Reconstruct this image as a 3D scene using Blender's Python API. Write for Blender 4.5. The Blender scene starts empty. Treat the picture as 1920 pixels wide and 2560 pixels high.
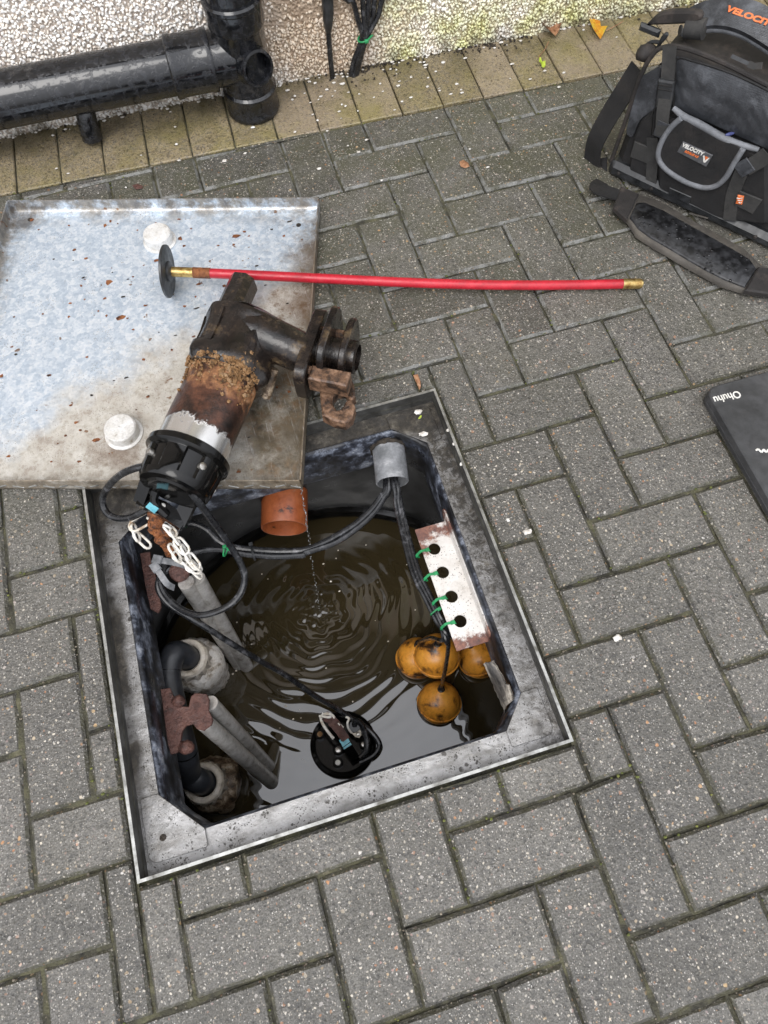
import bpy, bmesh, math, random
import numpy as np
from mathutils import Vector, Matrix
random.seed(7); rng = np.random.default_rng(7)
C = bpy.context.scene.collection
sc = bpy.context.scene
# ------------------------------------------------------------------ camera
FPX = 1740.0                                   # focal length in pixels of a 1920x2560 picture
R3 = np.array([[0.9572229849499402, -0.2885660283735881, -0.02130268415529489],
               [-0.2727797470272973, -0.8753951833117057, -0.3990920728934477],
               [0.096516147329089, 0.3878310460798089, -0.9166633586008504]])
CAM = np.array([-0.459862877, -0.357073777, 1.13599957])
cam_d = bpy.data.cameras.new('camera'); cam = bpy.data.objects.new('camera', cam_d); C.objects.link(cam)
cam_d.sensor_fit = 'VERTICAL'; cam_d.sensor_height = 36; cam_d.lens = FPX/2560*36
cam_d.clip_start = .02; cam_d.clip_end = 500
mw = Matrix.Identity(4)
for i in range(3):
    mw[i][0] = R3[0][i]; mw[i][1] = -R3[1][i]; mw[i][2] = -R3[2][i]; mw[i][3] = CAM[i]
cam.matrix_world = mw
sc.camera = cam
# ------------------------------------------------------------------ light
SUN_EL, SUN_AZ = math.radians(58), math.radians(215)      # azimuth clockwise from +Y
w = bpy.data.worlds.new('World'); sc.world = w; w.use_nodes = True
wn = w.node_tree.nodes; wl = w.node_tree.links
bg = wn['Background']; sky = wn.new('ShaderNodeTexSky'); sky.sky_type = 'NISHITA'; sky.sun_disc = False
sky.sun_elevation = SUN_EL; sky.sun_rotation = SUN_AZ; sky.dust_density = 4; sky.air_density = 1.0
hs = wn.new('ShaderNodeHueSaturation'); hs.inputs['Saturation'].default_value = .28
wl.new(sky.outputs[0], hs.inputs['Color'])
# overcast deck: cloud luminance rises from horizon to zenith (CIE overcast sky), blended over the clear sky
tcw = wn.new('ShaderNodeTexCoord'); sxw = wn.new('ShaderNodeSeparateXYZ'); wl.new(tcw.outputs['Generated'], sxw.inputs[0])
clw = wn.new('ShaderNodeMapRange'); wl.new(sxw.outputs[2], clw.inputs[0]); clw.inputs[1].default_value = 0; clw.inputs[2].default_value = 1; clw.inputs[3].default_value = 3.0; clw.inputs[4].default_value = 11.2
nzw = wn.new('ShaderNodeTexNoise'); nzw.inputs['Scale'].default_value = 3.; nzw.inputs['Detail'].default_value = 4; wl.new(tcw.outputs['Generated'], nzw.inputs['Vector'])
mzw = wn.new('ShaderNodeMapRange'); wl.new(nzw.outputs['Fac'], mzw.inputs[0]); mzw.inputs[1].default_value = .3; mzw.inputs[2].default_value = .7; mzw.inputs[3].default_value = .85; mzw.inputs[4].default_value = 1.12
muw = wn.new('ShaderNodeMath'); muw.operation = 'MULTIPLY'; wl.new(clw.outputs[0], muw.inputs[0]); wl.new(mzw.outputs[0], muw.inputs[1])
cow = wn.new('ShaderNodeVectorMath'); cow.operation = 'SCALE'; cow.inputs[0].default_value = (.965, .985, 1.05); wl.new(muw.outputs[0], cow.inputs['Scale'])
mxw = wn.new('ShaderNodeMix'); mxw.data_type = 'RGBA'; mxw.inputs[0].default_value = .8; wl.new(hs.outputs[0], mxw.inputs[6]); wl.new(cow.outputs[0], mxw.inputs[7]); wl.new(mxw.outputs[2], bg.inputs[0]); bg.inputs[1].default_value = .15
sd = bpy.data.lights.new('sun', 'SUN'); sd.energy = .7; sd.angle = math.radians(30); sd.color = (1, .97, .93)
so = bpy.data.objects.new('sun', sd); C.objects.link(so)
sdir = Vector((math.sin(SUN_AZ)*math.cos(SUN_EL), math.cos(SUN_AZ)*math.cos(SUN_EL), math.sin(SUN_EL)))
so.rotation_euler = sdir.to_track_quat('Z', 'Y').to_euler(); so.location = (0, 0, 6)
sc.view_settings.view_transform = 'Standard'; sc.view_settings.look = 'None'
sc.view_settings.gamma = 1; sc.view_settings.use_curve_mapping = False
sc.view_settings.exposure = 0.86
# ------------------------------------------------------------------ measuring: photo pixel -> point at a known height / depth / plane
def _ray(px, py): return R3.T @ np.array([(px-960)/FPX, (py-1280)/FPX, 1.])
def at(px, py, z=0.):
    d = _ray(px, py); return CAM + d*((z-CAM[2])/d[2])
def atd(px, py, depth): return CAM + _ray(px, py)*depth
def aty(px, py, y0):                          # vertical plane parallel to the house wall
    d = _ray(px, py); return CAM + d*((y0-.0365*CAM[0]-CAM[1])/(d[1]+.0365*d[0]))
def zone(x0, y0, k):
    return lambda a, b, z=0.: at(x0+a*k, y0+b*k, z)
# ------------------------------------------------------------------ mesh helpers
V3 = lambda *a: np.array(a, float)
def unit(v): v = np.asarray(v, float); return v/np.linalg.norm(v)
class MB:
    def __init__(s): s.v = []; s.f = []; s.n = 0
    def add(s, v, f):
        v = np.asarray(v, float).reshape(-1, 3); s.v.append(v); s.f += [tuple(i+s.n for i in q) for q in f]; s.n += len(v); return s
    def verts(s): return np.concatenate(s.v)
def catmull(P, n=8, closed=False):
    P = [np.asarray(p, float) for p in P]; out = []; N = len(P)
    if N < 3 and not closed: return np.array(P)
    for i in range(N if closed else N-1):
        g = (lambda j: P[j % N]) if closed else (lambda j: P[min(max(j, 0), N-1)])
        a, b, c, d = g(i-1), g(i), g(i+1), g(i+2)
        for t in np.arange(n)/n:
            out.append(.5*(2*b+(c-a)*t+(2*a-5*b+4*c-d)*t*t+(3*b-a-3*c+d)*t**3))
    if not closed: out.append(P[-1])
    return np.array(out)
def perp(t):
    h = V3(0, 0, 1) if abs(t[2]) < .9 else V3(1, 0, 0)
    return unit(np.cross(t, h))
def tube(m, P, r, n=10, closed=False, cap=True, flat=None, up=None):
    """swept round (or flat=(w,h) scaled) section along P"""
    P = np.asarray(P, float); N = len(P)
    T = np.array([unit((P[(i+1) % N] if closed or i < N-1 else P[i])-(P[i-1] if closed or i > 0 else P[i])) for i in range(N)])
    u = perp(T[0]) if up is None else unit(np.asarray(up, float)-T[0]*np.dot(up, T[0]))
    rr = np.full(N, r, float) if np.isscalar(r) else np.interp(np.linspace(0, 1, N), np.linspace(0, 1, len(r)), r)
    A = np.arange(n)*2*math.pi/n; vs = []
    sx, sy = flat if flat else (1, 1)
    for i in range(N):
        if up is None:
            u = unit(u-T[i]*np.dot(u, T[i]))
        else:
            u = unit(np.asarray(up, float)-T[i]*np.dot(up, T[i]))
        v = np.cross(T[i], u)
        vs.append(P[i]+rr[i]*(np.outer(np.cos(A)*sx, u)+np.outer(np.sin(A)*sy, v)))
    f = []
    for i in range(N if closed else N-1):
        for j in range(n):
            a, b = i*n+j, i*n+(j+1) % n; c, d = ((i+1) % N)*n+(j+1) % n, ((i+1) % N)*n+j
            f.append((a, b, c, d))
    if cap and not closed:
        f.append(tuple(range(n-1, -1, -1))); f.append(tuple((N-1)*n+j for j in range(n)))
    return m.add(np.concatenate(vs), f)
def ribbon(m, P, wdt, th, up):
    """flat strap: width along (up x tangent)"""
    P = np.asarray(P, float); N = len(P); vs = []
    ups = np.asarray(up, float)
    for i in range(N):
        t = unit(P[min(i+1, N-1)]-P[max(i-1, 0)]); uu = ups if ups.ndim == 1 else ups[i]
        s = unit(np.cross(uu, t)); nn = np.cross(t, s)
        ww = wdt if np.isscalar(wdt) else np.interp(i/(N-1), np.linspace(0, 1, len(wdt)), wdt)
        for a, b in ((-.5, 0), (.5, 0), (.5, 1), (-.5, 1)): vs.append(P[i]+s*a*ww+nn*b*th)
    f = [(0, 1, 2, 3)[::-1], tuple((N-1)*4+j for j in range(4))]
    for i in range(N-1):
        for j in range(4): f.append((i*4+j, i*4+(j+1) % 4, (i+1)*4+(j+1) % 4, (i+1)*4+j))
    return m.add(vs, f)
def lathe(m, prof, o, ax, n=32, mod=None, cap=(True, True)):
    """prof: list of (radius, distance along ax)"""
    ax = unit(ax); u = perp(ax); v = np.cross(ax, u); A = np.arange(n)*2*math.pi/n; vs = []
    for r, h in prof:
        q = np.full(n, r) if mod is None else r+mod(A, h)
        vs.append(np.asarray(o)+ax*h+np.outer(q*np.cos(A), u)+np.outer(q*np.sin(A), v))
    f = []
    for i in range(len(prof)-1):
        for j in range(n): f.append((i*n+j, i*n+(j+1) % n, (i+1)*n+(j+1) % n, (i+1)*n+j))
    if cap[0]: f.append(tuple(range(n-1, -1, -1)))
    if cap[1]: f.append(tuple((len(prof)-1)*n+j for j in range(n)))
    return m.add(np.concatenate(vs), f)
def area2(P): x, y = P[:, 0], P[:, 1]; return .5*np.sum(x*np.roll(y, -1)-y*np.roll(x, -1))
def inset(P, d):
    N = len(P); out = []
    for i in range(N):
        a, b, c = P[i-1], P[i], P[(i+1) % N]
        e1, e2 = unit(b-a), unit(c-b); n1, n2 = np.array([-e1[1], e1[0]]), np.array([-e2[1], e2[0]])
        k = 1+np.dot(n1, n2); out.append(b+(n1+n2)/max(k, .3)*d)
    return np.array(out)
def prism(m, P2, o, ux, uy, h0, h1, bev=0, n=None, bev2=0):
    """polygon P2 (2D) extruded from h0 to h1 along n with a bevel at the h1 side (and at h0 with bev2)"""
    P2 = np.asarray(P2, float)
    if area2(P2) < 0: P2 = P2[::-1]
    ux, uy = unit(ux), unit(uy); n = np.cross(ux, uy) if n is None else unit(n)
    rings = []
    if bev2: rings.append((inset(P2, bev2), h0)); rings.append((P2, h0+bev2))
    else: rings.append((P2, h0))
    if bev: rings.append((P2, h1-bev)); rings.append((inset(P2, bev), h1))
    else: rings.append((P2, h1))
    N = len(P2); vs = []; f = []
    for Q, h in rings: vs.append(np.asarray(o)+np.outer(Q[:, 0], ux)+np.outer(Q[:, 1], uy)+n*h)
    for i in range(len(rings)-1):
        for j in range(N): f.append((i*N+j, i*N+(j+1) % N, (i+1)*N+(j+1) % N, (i+1)*N+j))
    f.append(tuple(range(N-1, -1, -1))); f.append(tuple((len(rings)-1)*N+j for j in range(N)))
    return m.add(np.concatenate(vs), f)
def box(m, c, ux, uy, sx, sy, sz, bev=.001):
    """box centred at c; sz along ux x uy"""
    return prism(m, [(-sx/2, -sy/2), (sx/2, -sy/2), (sx/2, sy/2), (-sx/2, sy/2)], c, ux, uy, -sz/2, sz/2, bev, bev2=bev)
def slab(m, pts, th, up=(0, 0, 1), bev=.001):
    """plate from world points lying about in one plane; thickness downward from the points"""
    P = np.asarray(pts, float); up = unit(up); o = P.mean(0); ux = unit(P[1]-P[0]-up*np.dot(P[1]-P[0], up)); uy = np.cross(up, ux)
    q = P-o; return prism(m, np.c_[q@ux, q@uy], o, ux, uy, -th, 0, bev)
def roundpoly(pts, r, n=4):
    pts = [np.asarray(p, float) for p in pts]; out = []; N = len(pts)
    for i in range(N):
        a, b, c = pts[i-1], pts[i], pts[(i+1) % N]
        rr = r if np.isscalar(r) else r[i]
        p0 = b+unit(a-b)*min(rr, np.linalg.norm(a-b)*.45); p1 = b+unit(c-b)*min(rr, np.linalg.norm(c-b)*.45)
        if rr <= 0: out.append(b); continue
        for t in np.linspace(0, 1, n+1): out.append((1-t)**2*p0+2*t*(1-t)*b+t*t*p1)
    return np.array(out)
def ico():
    t = (1+5**.5)/2; v = np.array([(-1, t, 0), (1, t, 0), (-1, -t, 0), (1, -t, 0), (0, -1, t), (0, 1, t), (0, -1, -t), (0, 1, -t), (t, 0, -1), (t, 0, 1), (-t, 0, -1), (-t, 0, 1)], float)
    f = np.array([(0, 11, 5), (0, 5, 1), (0, 1, 7), (0, 7, 10), (0, 10, 11), (1, 5, 9), (5, 11, 4), (11, 10, 2), (10, 7, 6), (7, 1, 8), (3, 9, 4), (3, 4, 2), (3, 2, 6), (3, 6, 8), (3, 8, 9), (4, 9, 5), (2, 4, 11), (6, 2, 10), (8, 6, 7), (9, 8, 1)])
    return v/np.linalg.norm(v[0]), f
def blob(m, c, s, n=1, rough=.25, seed=0):
    v, f = ico(); f = [tuple(q) for q in f]
    for _ in range(n):
        mid = {}; v = list(v); g = []
        def mp(a, b):
            k = (min(a, b), max(a, b))
            if k not in mid: mid[k] = len(v); v.append(unit(v[a]+v[b]))
            return mid[k]
        for a, b, c_ in f:
            x, y, z = mp(a, b), mp(b, c_), mp(c_, a); g += [(a, x, z), (b, y, x), (c_, z, y), (x, y, z)]
        f = g; v = np.array(v)
    rr = np.random.default_rng(seed); v = v*(1+rough*(rr.random(len(v))[:, None]-.5)*2)
    return m.add(v*np.asarray(s)+np.asarray(c), f)
def rand_rot(n):
    q = rng.normal(size=(n, 4)); q /= np.linalg.norm(q, axis=1)[:, None]; w_, x, y, z = q.T
    return np.stack([1-2*(y*y+z*z), 2*(x*y-z*w_), 2*(x*z+y*w_), 2*(x*y+z*w_), 1-2*(x*x+z*z), 2*(y*z-x*w_), 2*(x*z-y*w_), 2*(y*z+x*w_), 1-2*(x*x+y*y)], 1).reshape(n, 3, 3)
def tri_mesh(name, v, f):
    me = bpy.data.meshes.new(name); v = np.asarray(v, np.float32); f = np.asarray(f, np.int32)
    me.vertices.add(len(v)); me.vertices.foreach_set('co', v.ravel())
    me.loops.add(f.size); me.loops.foreach_set('vertex_index', f.ravel())
    me.polygons.add(len(f)); me.polygons.foreach_set('loop_start', np.arange(0, f.size, 3, dtype=np.int32))
    me.update(calc_edges=True); me.validate(); return me
BASE = {}
def base_of(o): return BASE.get(o.name, V3(0, 0, 0)) if o else V3(0, 0, 0)
def tag(o, label=None, cat=None, group=None, kind=None):
    if label: o['label'] = label
    if cat: o['category'] = cat
    if group: o['group'] = group
    if kind: o['kind'] = kind
    return o
def thing(name, label, cat, loc, group=None, kind=None):
    o = bpy.data.objects.new(name, None); C.objects.link(o); o.location = loc; o.empty_display_size = .05
    BASE[o.name] = np.asarray(loc, float); return tag(o, label, cat, group, kind)
def part(name, m, mat, parent=None, smooth=35, label=None, loc=None):
    b = base_of(parent) if parent else (np.asarray(loc, float) if loc is not None else V3(0, 0, 0))
    me = bpy.data.meshes.new(name); me.from_pydata((m.verts()-b).tolist(), [], m.f); me.validate()
    bm = bmesh.new(); bm.from_mesh(me); bmesh.ops.recalc_face_normals(bm, faces=bm.faces); bm.to_mesh(me); bm.free()
    return link(name, me, mat, parent, smooth, label, None if parent else b)
def link(name, me, mat, parent=None, smooth=35, label=None, loc=None):
    if mat is not None and not me.materials: me.materials.append(mat)
    if smooth:
        me.polygons.foreach_set('use_smooth', [True]*len(me.polygons)); me.set_sharp_from_angle(angle=math.radians(smooth))
    o = bpy.data.objects.new(name, me); C.objects.link(o)
    if parent: o.parent = parent; BASE[o.name] = base_of(parent)
    elif loc is not None: o.location = loc; BASE[o.name] = np.asarray(loc, float)
    if label: o['label'] = label
    return o
# ------------------------------------------------------------------ materials
class NT:
    def __init__(s, name):
        s.m = bpy.data.materials.new(name); s.m.use_nodes = True; s.t = s.m.node_tree; s.n = s.t.nodes; s.l = s.t.links
        s.b = s.n['Principled BSDF']; s._pos = None
    def node(s, typ, **kw):
        x = s.n.new(typ)
        for k, v in kw.items(): setattr(x, k, v)
        return x
    def put(s, sock, v):
        if isinstance(v, bpy.types.NodeSocket): s.l.new(v, sock)
        elif isinstance(v, (tuple, list)) and len(v) == 3 and sock.type == 'RGBA': sock.default_value = (*v, 1)
        else: sock.default_value = v
    @property
    def pos(s):
        if s._pos is None: s._pos = s.node('ShaderNodeNewGeometry')
        return s._pos.outputs['Position']
    def math(s, op, a, b=0., c=0., clamp=False):
        x = s.node('ShaderNodeMath', operation=op, use_clamp=clamp); s.put(x.inputs[0], a); s.put(x.inputs[1], b); s.put(x.inputs[2], c); return x.outputs[0]
    def noise(s, scale, detail=5, rough=.55, dist=0., vec=None, stretch=None):
        x = s.node('ShaderNodeTexNoise'); v = vec or s.pos
        if stretch:
            mp = s.node('ShaderNodeVectorMath', operation='MULTIPLY'); s.put(mp.inputs[0], v); mp.inputs[1].default_value = stretch; v = mp.outputs[0]
        s.put(x.inputs['Vector'], v); x.inputs['Scale'].default_value = scale; x.inputs['Detail'].default_value = detail
        x.inputs['Roughness'].default_value = rough; x.inputs['Distortion'].default_value = dist; return x.outputs['Fac']
    def vor(s, scale, feature='F1', rnd=1.):
        x = s.node('ShaderNodeTexVoronoi', feature=feature); s.put(x.inputs['Vector'], s.pos); x.inputs['Scale'].default_value = scale; x.inputs['Randomness'].default_value = rnd; return x
    def ramp(s, fac, stops, interp='LINEAR'):
        x = s.node('ShaderNodeValToRGB'); r = x.color_ramp; r.interpolation = interp
        while len(r.elements) < len(stops): r.elements.new(.5)
        for e, (p, c) in zip(r.elements, stops): e.position = p; e.color = (*c, 1) if not np.isscalar(c) else (c, c, c, 1)
        s.put(x.inputs[0], fac); return x.outputs[0]
    def mix(s, fac, a, b, mode='MIX'):
        x = s.node('ShaderNodeMix', data_type='RGBA', blend_type=mode, clamp_factor=True); s.put(x.inputs[0], fac); s.put(x.inputs[6], a); s.put(x.inputs[7], b); return x.outputs[2]
    def step(s, v, lo, hi):
        x = s.node('ShaderNodeMapRange', clamp=True); s.put(x.inputs[0], v); x.inputs[1].default_value = lo; x.inputs[2].default_value = hi; return x.outputs[0]
    def sep(s, v=None):
        x = s.node('ShaderNodeSeparateXYZ'); s.put(x.inputs[0], v or s.pos); return x.outputs
    def bump(s, h, strength=.3, dist=.002, prev=None):
        x = s.node('ShaderNodeBump'); s.put(x.inputs['Height'], h); x.inputs['Strength'].default_value = strength; x.inputs['Distance'].default_value = dist
        if prev: s.put(x.inputs['Normal'], prev)
        return x.outputs[0]
    def dotp(s, d):
        x = s.node('ShaderNodeVectorMath', operation='DOT_PRODUCT'); s.put(x.inputs[0], s.pos); x.inputs[1].default_value = tuple(d); return x.outputs['Value']
    def out(s, col, rough=.5, metal=0., normal=None, spec=None, coat=None):
        s.put(s.b.inputs['Base Color'], col); s.put(s.b.inputs['Roughness'], rough); s.put(s.b.inputs['Metallic'], metal)
        if normal: s.put(s.b.inputs['Normal'], normal)
        if spec is not None: s.b.inputs['Specular IOR Level'].default_value = spec
        if coat: s.b.inputs['Coat Weight'].default_value = coat; s.b.inputs['Coat Roughness'].default_value = .08
        return s.m
CON = .74
def grime(name, stops, scale=30, detail=7, rough=(.35, .6), metal=0., bump=.25, bdist=.001, bscale=None, dist=.3, spec=None, coat=None, roughn=.62, stretch=None):
    t = NT(name); n = t.step(t.noise(scale, detail, roughn, dist, stretch=stretch), .5-.5*CON, .5+.5*CON); col = t.ramp(n, stops)
    col = t.mix(t.step(t.noise(scale*5.3, 4, .7), .45, .75), col, t.mix(.30, col, (0, 0, 0)))
    r = t.ramp(t.noise(scale*1.7, 4), [(.3, rough[0]), (.7, rough[1])])
    return t.out(col, r, metal, t.bump(t.noise(bscale or scale*4, 5), bump, bdist), spec, coat)

def block_material(name, base_lo, base_hi, buff=False, edge=False):
    t = NT(name); n = t.step(t.noise(9, 7, .66), .3, .7); fine = t.noise(420, 3, .7)
    col = t.ramp(n, [(0, base_lo), (1, base_hi)])
    wn_ = t.node('ShaderNodeTexNoise'); t.put(wn_.inputs['Vector'], t.pos); wn_.inputs['Scale'].default_value = 210; wn_.inputs['Detail'].default_value = 2
    wv = t.node('ShaderNodeVectorMath', operation='MULTIPLY_ADD'); t.put(wv.inputs[0], wn_.outputs['Color']); wv.inputs[1].default_value = (.0045,)*3; t.put(wv.inputs[2], t.pos); warped = wv.outputs[0]
    def vor(sc_):
        x = t.node('ShaderNodeTexVoronoi'); t.put(x.inputs['Vector'], warped); x.inputs['Scale'].default_value = sc_
        q = t.node('ShaderNodeSeparateColor'); t.put(q.inputs[0], x.outputs['Color']); return x.outputs['Distance'], q.outputs
    d0, c0 = vor(230)                                             # every grain its own tone
    col = t.mix(t.math('MULTIPLY', t.step(c0[0], .55, 1.), .62), col, (.012, .012, .013)); col = t.mix(t.math('MULTIPLY', t.step(c0[1], .5, 1.), .42), col, (.25, .235, .215))
    col = t.mix(t.step(fine, .40, .68), t.mix(.5, col, (.010, .010, .011)), t.mix(.18, col, (.30, .29, .28)))
    oi = t.node('ShaderNodeObjectInfo'); var = t.math('MULTIPLY_ADD', oi.outputs['Random'], .40, .80)
    vv = t.node('ShaderNodeVectorMath', operation='SCALE'); t.put(vv.inputs[0], col); t.put(vv.inputs['Scale'], var); col = vv.outputs[0]
    s = t.sep(); gy = t.step(s[1], .10, .95)
    if not buff:
        alg = t.math('MULTIPLY', t.step(t.noise(5, 7, .7), .36, .62), t.math('MULTIPLY_ADD', gy, .72, .10))
        col = t.mix(t.math('MULTIPLY', alg, .9), col, (.066, .066, .034))
        for sc_, lo, hi, gate, pal in ((150, .30, .22, .64, [(0, (.55, .51, .45)), (.4, (.58, .52, .42)), (.58, (.36, .25, .14)), (.74, (.33, .15, .07)), (.86, (.18, .17, .17)), (1, (.34, .21, .18))]),
                                    (84, .25, .19, .83, [(0, (.48, .42, .33)), (.35, (.42, .29, .15)), (.6, (.40, .17, .07)), (.8, (.56, .54, .51)), (1, (.26, .17, .14))]),
                                    (330, .38, .26, .62, [(0, (.50, .48, .45)), (.6, (.28, .24, .19)), (1, (.56, .54, .50))])):
            d, c = vor(sc_); k = t.math('MULTIPLY', t.step(d, lo, hi), t.math('GREATER_THAN', c[0], gate))
            col = t.mix(t.math('MULTIPLY', k, t.math('MULTIPLY_ADD', c[2], .55, .42)), col, t.ramp(c[1], pal))
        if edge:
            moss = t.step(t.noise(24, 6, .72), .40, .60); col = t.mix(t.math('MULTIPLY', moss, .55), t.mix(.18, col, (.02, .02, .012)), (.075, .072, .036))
            pale = t.math('MULTIPLY', t.step(s[1], .22, .45), t.step(t.noise(21, 7, .75), .42, .56)); col = t.mix(t.math('MULTIPLY', pale, .75), col, (.23, .23, .22))  # sky-lit sheen of wet chamfers painted in as a paler tone towards the wall
    else:
        tone = oi.outputs['Random']
        col = t.mix(t.math('MULTIPLY', t.step(tone, .62, .70), .5), col, (.25, .20, .15))
        col = t.mix(t.math('MULTIPLY', t.step(t.noise(6, 7, .7), .46, .66), .6), col, (.22, .19, .05))
        col = t.mix(t.math('MULTIPLY', t.step(t.noise(15, 8, .76), .55, .66), .5), col, (.11, .085, .042))
        wet_ = t.math('MULTIPLY', t.step(s[1], 1.15, 1.28), t.step(t.noise(12, 5), .4, .6)); col = t.mix(t.math('MULTIPLY', wet_, .6), col, (.06, .05, .028))
        d, c = vor(120); k = t.math('MULTIPLY', t.step(d, .34, .2), t.math('GREATER_THAN', c[0], .72)); col = t.mix(t.math('MULTIPLY', k, .75), col, (.05, .038, .018))
        d, c = vor(260); k = t.math('MULTIPLY', t.step(d, .34, .2), t.math('GREATER_THAN', c[0], .78)); col = t.mix(t.math('MULTIPLY', k, .7), col, (.06, .045, .02))
    rgh = t.ramp(t.step(t.noise(16, 5), .35, .65), [(0, .22), (1, .52)])
    b = t.bump(fine, .6, .0024); b = t.bump(d0, .5, .0022, b)
    return t.out(col, rgh, 0, b)
M = {}
M['block'] = block_material('grey_block', (.094, .087, .073), (.174, .164, .143))
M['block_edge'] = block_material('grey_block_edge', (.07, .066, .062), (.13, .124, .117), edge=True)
M['buff'] = block_material('buff_block', (.36, .275, .145), (.50, .40, .23), True)
def joint_mat():
    t = NT('joint_sand'); n = t.noise(26, 7, .7); col = t.ramp(n, [(.36, (.016, .015, .011)), (.48, (.050, .047, .030)), (.60, (.088, .084, .045)), (.75, (.17, .15, .11))])
    return t.out(col, .8, 0, t.bump(t.noise(300, 4), .8, .004))
M['joint'] = joint_mat()
M['soil'] = grime('dark_soil', [(.35, (.012, .009, .007)), (.7, (.05, .038, .026))], 120, rough=(.7, .95), bump=.6, bdist=.003)
def wall_mat(stone):
    t = NT('render_pebbles' if stone else 'render_backing'); s = t.sep(); n = t.noise(5, 5, .6)
    if stone:
        g = t.node('ShaderNodeNewGeometry'); col = t.ramp(g.outputs['Random Per Island'], [(0, (.90, .88, .85)), (.55, (.89, .86, .80)), (.75, (.85, .78, .69)), (.86, (.78, .70, .61)), (.94, (.90, .89, .88)), (1, (.68, .60, .54))])
    else: col = t.ramp(t.noise(60, 5), [(.3, (.40, .33, .27)), (.7, (.62, .55, .48))])
    xs = t.math('ADD', s[0], t.math('MULTIPLY_ADD', n, .5, -.25))
    tan = t.math('MULTIPLY', t.step(xs, -.30, -.18), t.step(xs, .10, -.02))
    col = t.mix(t.math('MULTIPLY', tan, .8), col, (.74, .62, .48), 'MULTIPLY')
    green = t.math('MULTIPLY', t.step(xs, -.02, .10), t.step(t.noise(11, 5), .35, .68))
    col = t.mix(t.math('MULTIPLY', green, .9), col, (.66, .70, .26), 'MULTIPLY')
    low = t.math('MULTIPLY', t.step(s[2], .05, .0), t.step(t.noise(20, 5), .40, .6)); col = t.mix(t.math('MULTIPLY', low, .8), col, (.12, .10, .06))
    b = t.bump(t.vor(130).outputs['Distance'], .9, .006) if not stone else t.bump(t.noise(300, 3), .2, .001)
    return t.out(col, .6, 0, b)
M['wallback'] = wall_mat(False); M['wallstone'] = wall_mat(True)
M['soffit'] = grime('soffit_board', [(.3, (.42, .41, .40)), (.7, (.55, .54, .52))], 8)
def pipe_mat(name, wet=.55):
    t = NT(name); n = t.noise(75, 6, .62, .4); col = t.ramp(n, [(.4, (.004, .0042, .005)), (.62, (.014, .0148, .018))])
    dust = t.math('MULTIPLY', t.step(t.noise(14, 7, .75), .60, .72), .35); col = t.mix(dust, col, (.11, .10, .09))
    drop = t.step(n, .52, .58)
    r = t.math('MULTIPLY_ADD', drop, .22, .12); b = t.bump(drop, .3, .0012)
    return t.out(col, r, 0, b, coat=.18)
M['soilpipe'] = pipe_mat('wet_black_plastic')
LE = unit(at(648, 735)-at(0, 1105)); LN = V3(-LE[1], LE[0], 0)        # border between the bluish and beige parts of the lid
LU0 = unit(V3(-.467, .210, 0)-V3(-.264, .861, 0)); LV0 = unit(V3(-.646, .227, 0)-LU0*float(LU0@V3(-.646, .227, 0))); LU_O, LV_O = float(LU0@V3(-.264, .861, 0)), float(LV0@V3(-.264, .861, 0))
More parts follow.
